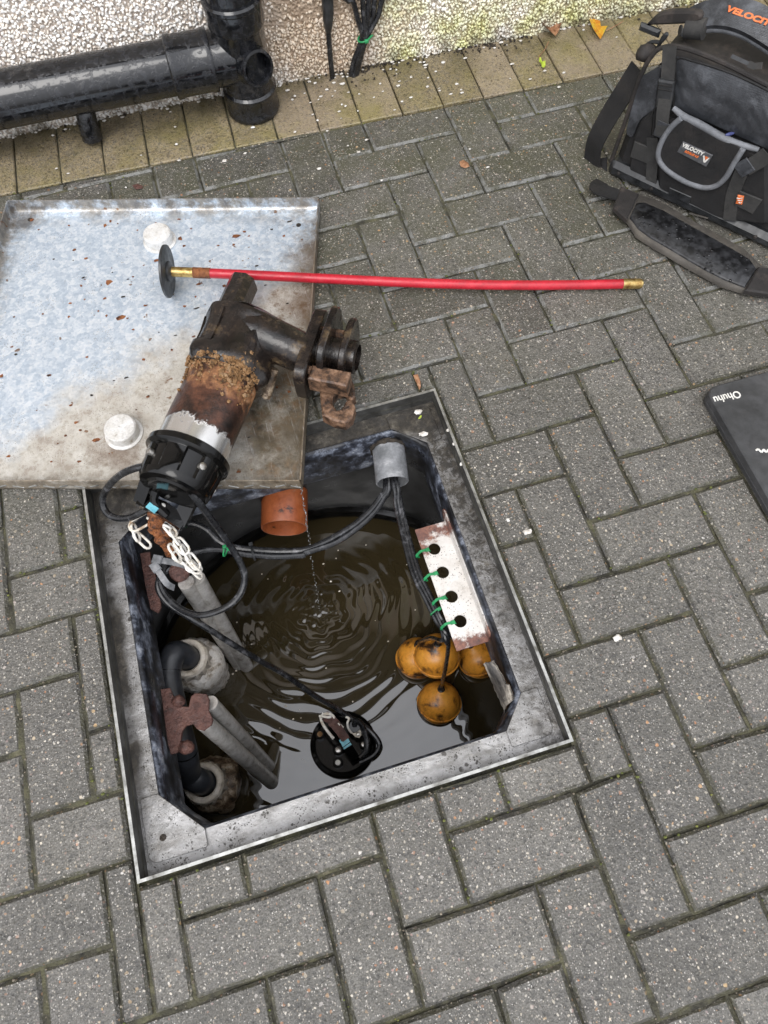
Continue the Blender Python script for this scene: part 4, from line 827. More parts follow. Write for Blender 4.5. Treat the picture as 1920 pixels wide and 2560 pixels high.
# ================================================================== LID
LTR, LBR, LTL = V3(-.264, .861, 0), V3(-.467, .210, 0), V3(-.910, 1.088, 0)
LU = unit(LBR-LTR); LV = unit(LTL-LTR); LV = unit(LV-LU*np.dot(LU, LV)); LL = .682
lid = thing('manhole_cover', 'square galvanised lid tray lying upside down across the corner of the manhole', 'manhole cover', LTR+LU*.34+LV*.34)
lp = lambda u, v, z=0.: LTR+LU*u+LV*v+V3(0, 0, z)
LF, LR = .0065, .034                                             # floor and rim height
m = MB(); prism(m, [(0, 0), (LL, 0), (LL, LL), (0, LL)], LTR, LU, LV, LF-.0045, LF, 0, n=(0, 0, 1)); part('tray_floor', m, M['lid'], lid, 0)
rt = .0026; edge_d = [((0, 0), (LL, 0)), ((LL, 0), (LL, LL)), ((LL, LL), (0, LL)), ((0, LL), (0, 0))]
for (a, b), (c, d) in edge_d:
    # folded side with a soft fillet to the floor
    e = unit(np.array((c-a, d-b))); nrm = np.array((-e[1], e[0])); L_ = math.hypot(c-a, d-b)
    cx, cy = LL/2-(a+c)/2, LL/2-(b+d)/2
    if nrm@np.array((cx, cy)) < 0: nrm = -nrm
    ev, nv = LU*e[0]+LV*e[1], LU*nrm[0]+LV*nrm[1]
    prof = [(0, .0018), (0, LR), (rt, LR), (rt, LF+.010), (rt+.002, LF+.005), (rt+.006, LF+.0015), (rt+.014, LF+.0003), (rt+.014, .0030)]
    m = MB(); prism(m, prof, LTR+LU*a+LV*b, nv, (0, 0, 1), 0, L_, 0, n=ev); part('side', m, M['lid'], lid, 40)
for (a, b, zc) in ((.075, 0, 1),): pass
cb = MB()                                                         # tread bars under the tray show at its near edge
for i in range(24):
    q = lp(LL+.0004, .012+i*.028, .012); box(cb, q+V3(0, 0, .003*(i % 2)), unit(LV+V3(0, 0, .45*(-1)**i)), unit(V3(0, 0, 1)-LV*.45*(-1)**i), .019, .0035, .0016, .0005)
o = part('tread_bars', cb, M['rimsteel'], lid, 0); o['kind'] = 'stuff'
z440 = zone(0, 440, .5787)
for q, r, lab in ((z440(526, 1098, .02), .0305, 'near'), (z440(683, 262, .02), .0300, 'far')):
    c = V3(q[0], q[1], LF)
    pk = thing('lid_plug', {'near': 'white plastic plug with a cracked top, brown stain below it on the lid', 'far': 'white plastic plug on the lid behind the rubber disc'}[lab], 'plug', c, 'white plugs in the lid')
    m = MB(); lathe(m, [(r*1.16, 0), (r*1.17, .0025), (r*1.05, .004)], c, (0, 0, 1), 40, cap=(False, True)); part('washer', m, M['plug'], pk)
    m = MB(); lathe(m, [(r, .002), (r, .019), (r*.97, .0235), (r*.88, .0260), (r*.5, .0268), (.001, .027)], c, (0, 0, 1), 40, cap=(False, False)); part('cap', m, M['plug'], pk)
for a, b in ((130, 188), (1290, 212)):
    c = z440(a, b, LF); m = MB(); lathe(m, [(.0055, -.003), (.0055, .0004)], c, (0, 0, 1), 16); part('bolt_hole', m, M['soil'], lid)
# rust flakes and grit scattered in the tray
m = MB(); m2_ = MB(); fr = np.random.default_rng(3)
for q in range(90):
    u, v = fr.uniform(.03, .65, 2); s_ = fr.uniform(.0012, .0035)*(2.2 if q < 9 else 1); blob(m, lp(u, v, LF+.0006), V3(s_*fr.uniform(.8, 1.8), s_, .0009), 0, .45, q)
for q in range(26):
    u, v = fr.uniform(.03, .65, 2); s_ = fr.uniform(.0012, .003); blob(m2_, lp(u, v, LF+.0008), V3(s_*fr.uniform(1, 2.4), s_*.8, .0012), 0, .4, q)
o = part('grit_bits', m2_, M['soil']); tag(o, 'black crumbs of grit dropped in the upturned lid', 'grit', kind='stuff')
o = part('rust_flakes', m, M['rustor']); tag(o, 'brown rust flakes and grit scattered in the upturned lid', 'grit', kind='stuff')
# ================================================================== DRAIN ROD with rubber disc
D0 = at(423, 679, .057); D1 = at(1600, 709, .0125); rd = unit(D1-D0)
rod = thing('drain_rod', 'long red drain rod lying from the lid across the paving, brass ends', 'drain rod', (D0+D1)/2*V3(1, 1, 0))
def rp(t, sag=1): return D0+(D1-D0)*t+V3(0, 0, -.006*math.sin(math.pi*t)*sag)+unit(np.cross(rd, (0, 0, 1)))*(.007*math.sin(math.pi*t)-.003*math.sin(2*math.pi*t))
L = np.linalg.norm(D1-D0)
m = MB(); tube(m, [rp(t) for t in np.linspace(.083, .962, 40)], .0096, 18); part('shaft', m, M['red'], rod)
m = MB(); tube(m, [rp(.962), rp(1.0)], .0104, 18); tube(m, [rp(1.0), rp(1.004)], .0085, 14); part('ferrule', m, M['brass'], rod, label='brass ferrule at the free end')
m = MB(); tube(m, [rp(.050), rp(.086)], .0106, 18); part('ferrule', m, M['rustor'], rod, label='rust-brown brass ferrule next to the disc')
m = MB(); tube(m, [rp(-.006), rp(.050)], .0098, 18); part('screw_neck', m, M['brass'], rod)
dx = unit(rd*V3(1, 1, 1)+V3(0, 0, .0))
m = MB(); lathe(m, [(.0495, -.003), (.0510, -.002), (.0510, .002), (.0495, .003)], D0-dx*.004, dx, 48); dsk = part('rubber_disc', m, M['rubber'], rod)
m = MB(); lathe(m, [(.020, .003), (.020, .0065), (.012, .010)], D0-dx*.004, dx, 28); lathe(m, [(.018, -.003), (.018, -.006), (.009, -.010)], D0-dx*.004, dx, 28); part('clamp_washer', m, M['case'], dsk)
# ================================================================== PUMP on the lid
z380 = zone(380, 600, .3617); PH = .098
A0, A1 = V3(-.6346, .2789, PH+.006), V3(-.5430, .4221, PH); pa = unit(A1-A0); pr = unit(np.cross(pa, (0, 0, 1))); pu = np.cross(pr, pa)
pump = thing('pump_on_lid', 'brown slimed sewage pump with black cap lying across the upturned lid', 'pump', V3(-.58, .36, .034))
M['motor'] = motor_mat(pa, A0)
m = MB(); lathe(m, [(.0605, -.005), (.0608, .0), (.0612, .06), (.0612, .12), (.0610, .178)], A0, pa, 64); part('motor_housing', m, M['motor'], pump)
pock = lambda A_, h: (-.0050 if -.058 < h < -.016 else 0.)*np.clip(np.sin(A_*6+1.2)*5, 0, 1)
m = MB(); prof = [(.0700, .002), (.0718, 0), (.0718, -.010), (.0690, -.013), (.0655, -.0155), (.0650, -.0165), (.0640, -.030), (.0625, -.045), (.0615, -.0575), (.0610, -.0585), (.0600, -.066), (.056, -.071), (.044, -.0725), (.040, -.0760), (.001, -.0765)]
lathe(m, prof, A0, pa, 120, mod=pock, cap=(True, False)); cap = part('motor_cap', m, M['blackgloss'], pump, 32)
for a in (.7, 2.3, 3.9, 5.5):
    d = pr*math.cos(a)+pu*math.sin(a); c = A0+d*.0560-pa*.034
    m = MB(); lathe(m, [(.0065, -.004), (.0065, .010), (.004, .0115)], c, d, 14); sb = part('bolt', m, M['bolt'], cap)
# handle loop beyond the cap
h0, h1, h2, h3 = z230(415, 235, .098), z230(352, 425, .060), z230(610, 585, .034), z230(700, 395, .052)
m = MB(); ribbon(m, [h0+pa*.02, h0, h1], [.026, .022, .021], .013, (0.1, 0, 1)); ribbon(m, [h1+V3(-.006, .003, 0), (h1+h2)/2+V3(.002, .004, .003), h2+V3(.006, -.003, 0)], [.022, .026, .024], .013, (.1, 0, 1)); ribbon(m, [h2, h3, h3+pa*.04], [.026, .026, .026], .012, (.1, 0, 1)); hnd = part('handle', m, M['blackgloss'], pump, 30)
ia, ib = z230(470, 240, .102), z230(432, 420, .075)
m = MB(); tube(m, catmull([ia, (ia+ib)/2+V3(.002, 0, .004), ib, z230(520, 520, .055)], 4), .0075, 8); part('inner_web', m, M['blackgloss'], hnd)
m = MB(); ribbon(m, [z230(385, 448, .0755), z230(448, 492, .0735)], .011, .0014, (.1, -.1, 1)); part('sticker', m, M['label'], hnd)
m = MB(); lathe(m, [(.004, 0), (.0055, .004), (.003, .008)], z230(492, 462, .060), (0, 0, 1), 14); part('white_stud', m, M['print_white'], hnd)
# cable gland on the cap
g0, g1 = z230(382, 182, .135), z230(475, 190, .140); gx_ = unit(g1-g0)
m = MB(); lathe(m, [(.0085, -.006), (.0105, -.002), (.0105, .020), (.0120, .021), (.0120, .030), (.0095, .034)], g0, gx_, 20); part('cable_gland', m, M['rubber'], pump)
# volute casing with flared lower flange
m = MB(); lug = lambda A_, h: np.where(h < .19, .010, .004)*np.maximum(0, np.cos(A_*3+.4))**6
lathe(m, [(.060, .155), (.066, .160), (.0725, .170), (.0725, .186), (.0705, .196), (.0700, .215), (.0710, .240), (.0735, .256), (.0765, .262), (.0765, .273), (.066, .279), (.03, .280)], A0, pa, 72, mod=lug); vol = part('volute', m, M['volute'], pump, 35)
for a in (1.9, 2.75):
    d = pr*math.cos(a)+pu*math.sin(a); m = MB(); ribbon(m, [A0+d*.069+pa*.19, A0+d*.0695+pa*.23, A0+d*.0735+pa*.262], .007, .004, d); part('rib', m, M['volute'], vol)
# pointed buttress
bp = [z380(705, 595, .165), z380(560, 775, .148), z380(650, 800, .150)]
m = MB(); q0, q1, q2 = bp; tube(m, [.5*(q1+q2)+V3(0, 0, -.012), .4*(q1+q2)*.5+.6*q0+V3(0, 0, -.012), q0+V3(0, 0, -.012)], [.022, .015, .005], 6); part('buttress', m, M['volute'], vol, 30)
# suction foot: an open channel
f0, f1 = z380(535, 470, .085), z380(628, 268, .070); fd = unit(f1-f0); fs = unit(np.cross(fd, (0, 0, 1)))
m = MB(); prof = [(-.024, -.028), (-.024, .004), (-.013, .017), (.010, .018), (.023, .006), (.025, -.026), (.018, -.026), (.016, .002), (.006, .010), (-.010, .010), (-.017, .001), (-.017, -.028)]
prism(m, prof, f0-fd*.05, fs, (0, 0, 1), 0, .05+np.linalg.norm(f1-f0), 0, n=fd); part('foot', m, M['volute'], pump, 30)
# discharge elbow to coupling
e0, e1, e2, e3 = z380(520, 640, .118), z380(690, 640, .120), z380(900, 720, .112), z380(1085, 805, .098)
EPth = catmull([e0, e1, e2, e3], 6)
m = MB(); tube(m, EPth, [.044, .047, .043, .039, .037, .036], 28); el = part('discharge_elbow', m, M['volute'], pump, 50)
sgn = unit(np.cross(unit(e3-e0), V3(0, 0, 1)))
m = MB(); rp_ = catmull([z380(500, 460, .112), z380(640, 462, .122), z380(780, 520, .126), z380(920, 615, .120), z380(1065, 715, .112)], 6); tube(m, rp_, .010, 8, flat=(1.5, .55), up=(0.15, -.3, 1)); part('casing_seam', m, M['volute'], el, 40)
# two coupling flanges and the guide claw
cd = unit(z380(1190, 800, .098)-z380(1060, 775, .098)); cs = unit(np.cross((0, 0, 1), cd))
Fc = z380(1105, 800, .092)
def disc_plate(c, w_, h_, th, r_, mat, name, par):
    m = MB(); P = roundpoly([(-w_/2, -h_/2), (w_/2, -h_/2), (w_/2, h_/2), (-w_/2, h_/2)], r_, 5); prism(m, P, c, cs, (0, 0, 1), -th/2, th/2, .002, n=cd, bev2=.002); return part(name, m, mat, par, 30)
cp = disc_plate(Fc+cs*.004, .156, .088, .022, .026, M['volute'], 'flange', pump)
disc_plate(Fc+cd*.030+V3(0, 0, .010)+cs*.020, .128, .112, .013, .040, M['volute'], 'flange', pump)
disc_plate(Fc+cd*.064+V3(0, 0, .004)+cs*.022, .110, .098, .012, .042, M['volute'], 'flange', pump)
m = MB(); lathe(m, [(.030, -.01), (.030, .080), (.024, .083), (.022, .02)], Fc+cs*.014, cd, 28, cap=(True, False)); part('neck', m, M['volute'], pump)
for yy in (-.044, .044):
    m = MB(); lathe(m, [(.008, -.014), (.008, .050), (.005, .052)], Fc+cs*yy+V3(0, 0, .02), cd, 6); part('bolt', m, M['claw'], pump)
# claw: rusty fork hooking over the guide tubes
zc = .075
k0 = [z380(a, b, zc) for a, b in [(1155, 915), (1240, 880), (1345, 915), (1395, 990), (1405, 1075), (1372, 1110), (1350, 1075), (1330, 1040), (1285, 1040), (1250, 1080), (1245, 1130), (1275, 1175), (1310, 1165), (1345, 1105), (1378, 1100), (1405, 1150), (1385, 1225), (1335, 1262), (1255, 1245), (1175, 1205), (1160, 1060)]]
m = MB(); slab(m, k0, .026, bev=.003); part('claw', m, M['claw'], pump, 35)
m = MB(); box(m, Fc+cd*.050-cs*.052+V3(0, 0, .010), cd, cs, .070, .030, .040, .003); part('claw_arm', m, M['claw'], pump)
# tan crust caked round the joint
m = MB(); cr = np.random.default_rng(11)
for q in range(1300):
    a = cr.uniform(.35, 2.9); h = cr.normal(.165, .010) if cr.random() < .6 else cr.normal(.150, .018)
    a = a if cr.random() < .5 else cr.uniform(.2, 1.3)
    d = pr*math.cos(a)+pu*math.sin(a); s_ = min(.0044, .0012*math.exp(abs(cr.normal(0, .62))))
    if math.sin(a*7+1)+.6*math.sin(a*17+h*90) < -.35 and q % 3: continue
    rr_ = .062 if h < .156 else .068
    blob(m, A0+pa*h+d*(rr_+.0006), V3(1, 1, 1)*s_, 1, .3, q)
o = part('sludge_crust', m, M['crust'], pump, 60); o['kind'] = 'stuff'
# lever arm under the elbow
m = MB(); tube(m, [z380(845, 890, .085), z380(790, 1060, .050)], [.009, .011], 10); blob(m, z380(785, 1060, .048), V3(.009, .012, .009), 1, .3, 2); part('drain_lug', m, M['valvebrown'], pump, 50)
# ================================================================== CABLES in the tank
cb1 = thing('pump_cable', 'black cable looping from the pump on the lid over to the grey duct', 'cable', z230(900, 640, .02))
pts = [(475, 190, .141), (560, 225, .142), (650, 320, .128), (730, 420, .10), (820, 540, .060), (905, 655, .022), (975, 760, -.012), (1035, 870, -.042), (1055, 970, -.062), (1010, 1085, -.078), (900, 1170, -.088), (750, 1210, -.094), (620, 1172, -.096), (520, 1085, -.094), (475, 990, -.090), (490, 900, -.088), (535, 800, -.088), (570, 680, -.085), (610, 605, -.085), (690, 578, -.088), (790, 618, -.095), (880, 700, -.105), (980, 740, -.114), (1120, 758, -.120), (1300, 768, -.122), (1480, 756, -.122), (1640, 690, -.122)]
zz7 = zone(740, 940, .3014)
P = [z230(*p) for p in pts]+[zz7(300, 1345, -.120), zz7(480, 1235, -.117), zz7(620, 1110, -.113), zz7(705, 1000, -.108), zz7(745, 930, -.104)]+[GE-gd*.06+V3(-.01, 0, -.006)]
m = MB(); tube(m, catmull(P, 6), .0062, 10); part('sheath', m, M['cable'], cb1)
m = MB(); tube(m, catmull([z230(*p) for p in [(382, 182, .138), (300, 195, .132), (205, 235, .105), (125, 305, .060), (78, 385, .022), (78, 455, .004), (115, 515, -.002), (185, 543, .002), (270, 535, .015), (345, 500, .03), (400, 470, .035)]], 6), .0062, 10); part('tail', m, M['cable'], cb1)
cb2 = thing('water_pump_cable', 'black cable sagging across the ripples to the pump in the water', 'cable', z330(800, 350, -.3))
P = [GE-gd*.06+V3(-.004, 0, .006), zz7(770, 930, -.104), zz7(730, 1010, -.108), zz7(650, 1130, -.113), zz7(510, 1260, -.117), zz7(320, 1385, -.120), zz7(80, 1465, -.122)]
P += [z230(*p) for p in [(1460, 795, -.122), (1290, 806, -.122), (1110, 795, -.120), (1000, 778, -.116), (880, 758, -.110), (770, 765, -.104), (670, 795, -.100), (590, 850, -.098), (520, 905, -.096), (465, 960, -.097), (462, 1040, -.103), (520, 1125, -.112), (630, 1200, -.125), (780, 1290, -.150), (960, 1405, -.20), (1160, 1525, -.27), (1330, 1620, -.335)]]
P += [z330(*p) for p in [(1080, 565, -.385), (1210, 640, -.42), (1300, 700, -.435), (1400, 765, -.442), (1462, 840, -.444), (1458, 890, -.444), (1420, 930, -.446), (1350, 965, -.449)]]
m = MB(); tube(m, catmull(P, 6), .0060, 10); part('sheath', m, M['cable'], cb2)
m = MB(); tube(m, catmull([zp(880, 620, PTZ+.02), zp(900, 520, PTZ+.026), zp(1000, 560, PTZ+.022), zp(1080, 720, PTZ+.016), zp(1130, 900, PTZ+.012), zp(1120, 1150, PTZ+.010), zp(1000, 1290, PTZ+.008)], 6), .0068, 10); part('tail', m, M['cable'], cb2)
# ties and clips on the cables
tg2 = thing('cable_tie', 'green cable tie where the two cables cross under the loop', 'cable tie', z230(930, 755, -.1), 'green cable ties')
m = MB(); c = z230(925, 752, -.098); tube(m, [c+V3(.007*math.cos(a), .013*math.cos(a), .010*math.sin(a)) for a in np.linspace(0, 6.283, 16, endpoint=False)], .0017, 6, closed=True); box(m, c+V3(0, 0, .012), (1, 0, 0), (0, 1, 0), .007, .006, .005); tube(m, [c+V3(0, 0, .012), c+V3(.008, -.012, .014)], .0012, 5); part('band', m, M['tie'], tg2)
tb = thing('cable_tie', 'black cable tie round the twin cables right of the green tie', 'cable tie', z230(1115, 775, -.12))
m = MB(); c = z230(1113, 775, -.122); tube(m, [c+V3(.0, .0165*math.cos(a), .010*math.sin(a)) for a in np.linspace(0, 6.283, 16, endpoint=False)], .0022, 6, closed=True); box(m, c+V3(0, .014, .008), (1, 0, 0), (0, 1, 0), .008, .007, .006); part('band', m, M['rubber'], tb)
for (a, b), (c_, d_), lab in (((470, 833), (640, 868), 'grey strap with a square buckle just above the rusty tube cap'), ((450, 893), (520, 995), 'grey strap with a buckle slanting down left of the rusty tube cap')):
    p0, p1 = z230(a, b, -.080), z230(c_, d_, -.082); o = thing('grey_strap', lab, 'strap', p0, 'grey straps on the cables')
    m = MB(); ribbon(m, catmull([p0, (p0+p1)/2+V3(0, 0, .004), p1, p1+V3(.006, -.004, -.018)], 4), .0115, .0018, (0, 0, 1)); part('band', m, M['gpipe'], o)
    ax = unit(p1-p0); m = MB(); box(m, p0-ax*.004+V3(0, 0, .003), ax, np.cross((0, 0, 1), ax), .018, .0165, .009, .0015); part('buckle', m, M['gpipe'], o)
# white chain and its rusted shackle
def chain_link(m, p, q, w_=.0125, r=.0024, roll=0.):
    d = unit(q-p); L_ = np.linalg.norm(q-p); s = unit(np.cross(d, (0, 0, 1))); n_ = np.cross(s, d); s = s*math.cos(roll)+n_*math.sin(roll)
    P = []; h = max(L_/2-w_/2+.003, .002); c = (p+q)/2
    for a in np.linspace(-math.pi/2, math.pi/2, 6): P.append(c+d*(h+w_/2*math.cos(a))+s*(w_/2*math.sin(a)))
    for a in np.linspace(math.pi/2, 1.5*math.pi, 6): P.append(c+d*(-h+w_/2*math.cos(a))+s*(w_/2*math.sin(a)))
    return tube(m, P, r, 7, closed=True)
ch = thing('lifting_chain', 'white plastic chain hanging from the pump handle past a rusted shackle', 'chain', z230(500, 620, 0))
LK = [(425, 520, .012, 270, 605, .006, .022, .0), (283, 592, .004, 320, 690, -.010, .0135, 1.2), (302, 650, -.008, 392, 735, -.022, .0135, .5), (395, 545, .016, 535, 605, .004, .0135, 1.45), (505, 575, .006, 570, 655, -.006, .0135, .5), (545, 630, -.004, 600, 715, -.016, .0135, 1.3), (585, 690, -.012, 652, 775, -.028, .017, .1),
      (540, 730, -.018, 605, 830, -.036, .0135, .9), (620, 735, -.024, 672, 820, -.044, .0135, 1.2), (570, 790, -.034, 655, 835, -.050, .018, .1), (615, 820, -.044, 695, 895, -.060, .0135, 1.0), (665, 795, -.040, 730, 880, -.058, .015, .3), (660, 870, -.058, 745, 900, -.070, .017, .1), (690, 840, -.052, 745, 895, -.066, .0135, 1.2), (680, 875, -.066, 750, 945, -.084, .0135, .8)]
for a, b, z0, c_, d_, z1, ww, roll in LK:
    m = MB(); chain_link(m, z230(a, b, z0), z230(c_, d_, z1), ww, .0025, roll); part('chain_link', m, M['chain'], ch, 60)
rs = thing('rusted_shackle', 'lumpy orange-brown rusted shackle between the pump handle and the chain', 'shackle', z230(480, 600, -.02))
m = MB(); sp = catmull([z230(432, 505, .030), z230(452, 560, .018), z230(420, 590, .008), z230(470, 640, -.004), z230(500, 690, -.018), z230(545, 735, -.036), z230(540, 770, -.05)], 4)
for q, p in enumerate(sp): blob(m, p+rng.normal(0, .002, 3), V3(1, 1, 1)*rng.uniform(.008, .0125), 1, .3, q)
part('rust_lumps', m, M['rustor'], rs, 60)
# falling drip
m = MB(); dr = np.random.default_rng(5); d0 = at(640*1.1573, 1064*1.1573, -.005); d1 = at(1518*.3617+230, 1110*.3617+1100, WZ)
d0 = V3(*lp(LL-.004, .004)[:2], 0); d1 = DP
for t_ in np.concatenate([np.linspace(0, .45, 40), np.linspace(.47, 1, 24)]):
    z = -.006+(WZ+.006)*t_; p = V3(d0[0], d0[1], 0)*(1-t_)+V3(d1[0], d1[1], 0)*t_+dr.normal(0, .0012, 3); blob(m, V3(p[0], p[1], z), V3(.0012, .0012, .0040)*dr.uniform(.6, 1.3), 1, .15, int(t_*999))
o = part('water_drip', m, M['drip'], loc=(d0[0], d0[1], -.1)); tag(o, 'broken trickle of clear drops falling from the lid corner past the orange pipe', 'water drip')
# ================================================================== TOOL BAG
B0 = V3(.3866, .7656, 0); B1 = unit(V3(.5985, -.8011, 0)); BN = np.cross(B1, V3(0, 0, 1))
bag = thing('tool_bag', 'black fabric tool bag with grey-edged pocket and orange lettering, standing on the paving', 'tool bag', B0+B1*.2-BN*.1)
def bplane(px, py, off=0.):
    d = _ray(px, py); o = B0+BN*off; return CAM+d*(((o-CAM)@BN)/(d@BN))
z145 = lambda a, b, off=0.: bplane(1450+a*.3436, b*.3436, off)
z160 = lambda a, b, off=0.: bplane(1600+a*.1929, b*.1929, off)
def sh(P): q = np.asarray(P)-B0; return np.c_[q@B1, q[:, 2]]
def bslab(name, pts, off, th, mat, parent, bev=.0012, r=None, loc=None, smooth=35, label=None):
    P = sh([z145(a, b, off+th) for a, b in pts])
    if r: P = roundpoly(P, r, 3)
    m = MB(); prism(m, P, B0+BN*off, B1, (0, 0, 1), 0, th, bev); return part(name, m, mat, parent, smooth, label)
out = roundpoly([(-.004, .012), (.47, .012), (.47, .262), (.030, .262), (.012, .235), (-.002, .12)], [.02, .02, .05, .04, .03, .05], 6)
m = MB(); prism(m, out, B0, B1, (0, 0, 1), -.205, -.002, .016, bev2=.02); body = part('body', m, M['bag'], bag, 40)
m = MB(); prism(m, roundpoly([(-.008, .0), (.478, .0), (.478, .030), (-.008, .036)], .012, 4), B0, B1, (0, 0, 1), -.21, .016, .010, bev2=.008); part('base', m, M['rubber'], bag, 40)
for s_ in (.02, .10, .34):
    m = MB(); lathe(m, [(.004, -.002), (.004, .0025), (.0025, .004)], B0+B1*s_+BN*.016+V3(0, 0, .019), BN, 12); part('rivet', m, M['bagtop'], bag)
m = MB(); prism(m, roundpoly([(.020, -.200), (.458, -.200), (.458, -.004), (.020, -.004)], .03, 5), B0+V3(0, 0, .258), B1, -BN*-1, 0, .014, .009, n=(0, 0, 1)); 
m = MB()
TP = roundpoly([(.016, -.012), (.46, -.012), (.46, -.190), (.016, -.190)], .03, 5); vs = [B0+B1*a+BN*b for a, b in TP]
lo_, mi_, hi_ = [], [], []
cc = np.mean(vs, 0)
for v_ in vs: lo_.append(v_+V3(0, 0, .250)); mi_.append(v_+V3(0, 0, .266)); hi_.append(cc+(v_-cc)*.90+V3(0, 0, .274))
nn_ = len(vs); loft(m, [np.array(lo_), np.array(mi_), np.array(hi_)]); m.add(np.array(hi_), [tuple(range(nn_))]); top = part('top_panel', m, M['bagtop'], bag, 50)
# seam piping along the top front edge and down the left
m = MB(); tube(m, catmull([z145(225, 1180, .0), z145(330, 880, .0), z145(440, 560, .0), z145(520, 410, .0), z145(605, 345, .0), z145(760, 350, .0), z145(1040, 455, .0), z145(1368, 620, .0)], 6), .0045, 8); part('seam_piping', m, M['bagtop'], bag)
# side and gusset panels
bslab('side_panel', [(440, 560), (600, 470), (560, 660), (550, 790), (440, 870), (380, 1010), (330, 980), (360, 830)], -.003, .005, M['leather'], bag, r=.01)
bslab('side_pocket', [(385, 1010), (440, 880), (545, 790), (560, 1000), (490, 1380), (350, 1270)], -.002, .011, M['bag'], bag, .004, r=.008)
bslab('front_pocket', [(560, 1000), (640, 860), (1290, 1110), (1368, 1200), (1368, 1650), (1000, 1600), (560, 1380)], -.002, .020, M['bag'], bag, .007, r=.012)
# leatherette flap
tl_, tr_, br_, bl_ = z145(702, 408, .006), z145(1480, 712, .006), z145(1480, 1130, .006), z145(680, 772, .006)
m = MB(); nu, nv_ = 40, 22; G_ = np.empty((nu+1, nv_+1, 3)); wr = np.random.default_rng(4)
for i in range(nu+1):
    for j in range(nv_+1):
        u, v = i/nu, j/nv_; q = (tl_*(1-u)+tr_*u)*(1-v)+(bl_*(1-u)+br_*u)*v
        q = q+V3(0, 0, .008)*math.sin(math.pi*u)*(1-v)+BN*(.010*math.sin(math.pi*min(max(v, .02), .98))**.6*min(1, u*9)+.0016*math.sin(9*u+4*v+3*math.sin(5*v+2*u))*math.sin(math.pi*v)+.0007*math.sin(31*u-17*v+4*math.sin(7*u))*math.sin(math.pi*v)); G_[i, j] = q
gi_ = np.arange((nu+1)*(nv_+1)).reshape(nu+1, nv_+1)
m.add(G_.reshape(-1, 3), [(int(gi_[i, j]), int(gi_[i+1, j]), int(gi_[i+1, j+1]), int(gi_[i, j+1])) for i in range(nu) for j in range(nv_)])
edg = [G_[i, 0] for i in range(nu+1)]; fl_ = part('flap', m, M['leather'], bag, 80)
m = MB(); tube(m, catmull([G_[0, nv_]]+[G_[0, j] for j in range(nv_, -1, -4)]+[G_[i, 0] for i in range(2, nu+1, 4)], 3), .0022, 6); part('flap_edge', m, M['bag'], fl_, 60)
m = MB(); tube(m, catmull([z145(680, 785, .018), z145(760, 850, .021), z145(870, 905, .022), z145(1080, 1020, .022), z145(1300, 1090, .018)], 6), [.0045, .0065, .007, .0065, .0045], 12); part('rolled_edge', m, M['piping'], fl_, 60)
m = MB(); blob(m, z145(1090, 975, .016), .0062*V3(1.6, .5, .5), 2, .02, 1); part('blue_tab', m, grime('blue_rubber', [(.3, (.05, .06, .17)), (.7, (.10, .12, .30))], 40), fl_, 60)
# small pocket lid with piping
pk_ = [(740, 850), (1195, 1075), (1110, 1220), (1030, 1330), (920, 1370), (780, 1325), (620, 1225), (565, 1130), (600, 1000)]
pkp = bslab('pocket_flap', pk_, .018, .010, M['bag'], bag, .004, r=.012)
m = MB(); tube(m, catmull([z145(a, b, .027) for a, b in [(735, 860), (660, 930), (600, 1020), (570, 1120), (595, 1195), (680, 1270), (790, 1330), (900, 1362), (990, 1350), (1060, 1290), (1120, 1190), (1185, 1085)]], 6), .0058, 8); part('piping', m, M['piping'], pkp, 60)
# woven label
lp_ = [(748, 1032), (965, 1132), (917, 1214), (705, 1106)]
pt_ = bslab('badge', lp_, .028, .0022, M['patch'], pkp, .0006)
bu = unit(z145(965, 1132, .03)-z145(748, 1032, .03)); bv = np.cross(BN, bu)
oo = lambda a, b: z145(a, b, .0306)
text('lettering', 'VELOCITY', .0105, oo(820, 1088), bu, bv, M['print_white'], pt_, .93, .0004, .1)
text('lettering', 'ROGUE 4.8', .0062, oo(810, 1121), bu, bv, M['print_orange'], pt_, .95, .0003, .25)
def tri(name, pts, mat, off, th=.0007):
    P = sh([z145(a, b, off) for a, b in pts]); m = MB(); prism(m, P, B0+BN*off, B1, (0, 0, 1), 0, th, 0); return part(name, m, mat, pt_, 0)
tri('emblem', [(895, 1132), (907, 1132), (911, 1168), (932, 1148), (944, 1150), (912, 1182), (899, 1180)], M['print_white'], .0303)
tri('emblem', [(910, 1136), (936, 1147), (913, 1164)], M['print_orange'], .0303)
# webbing straps with buckle
def web(pts, wdt, off, name='webbing', mat='web', th=.0022, par=None):
    m = MB(); ribbon(m, catmull([z145(a, b, off+o_) for a, b, o_ in pts], 4), wdt, th, BN); return part(name, m, M[mat], par or bag, 30)
ws = web([(655, 335, .0), (648, 450, .003), (640, 560, .006), (625, 700, .012), (605, 830, .018), (596, 985, .020)], .026, .006)
m = MB(); c = z145(620, 690, .016); du = unit(z145(605, 830, .016)-z145(640, 560, .016)); box(m, c, np.cross(du, BN), du, .032, .056, .010, .003); bk = part('buckle', m, M['rubber'], ws)
for yy in (-.020, -.012, .022): m = MB(); box(m, c+du*yy+BN*.0045, np.cross(du, BN), du, .027, .0028, .003, .0008); part('buckle_bar', m, M['bag'], bk)
web([(528, 1000, 0), (530, 1150, 0), (520, 1300, 0), (515, 1390, -.004)], .024, .010)
web([(1090, 1600, 0), (1110, 1430, 0), (1160, 1290, .004), (1200, 1200, .006)], .026, .018)
web([(1370, 1120, .004), (1300, 1170, .004), (1205, 1225, .004)], .030, .022)
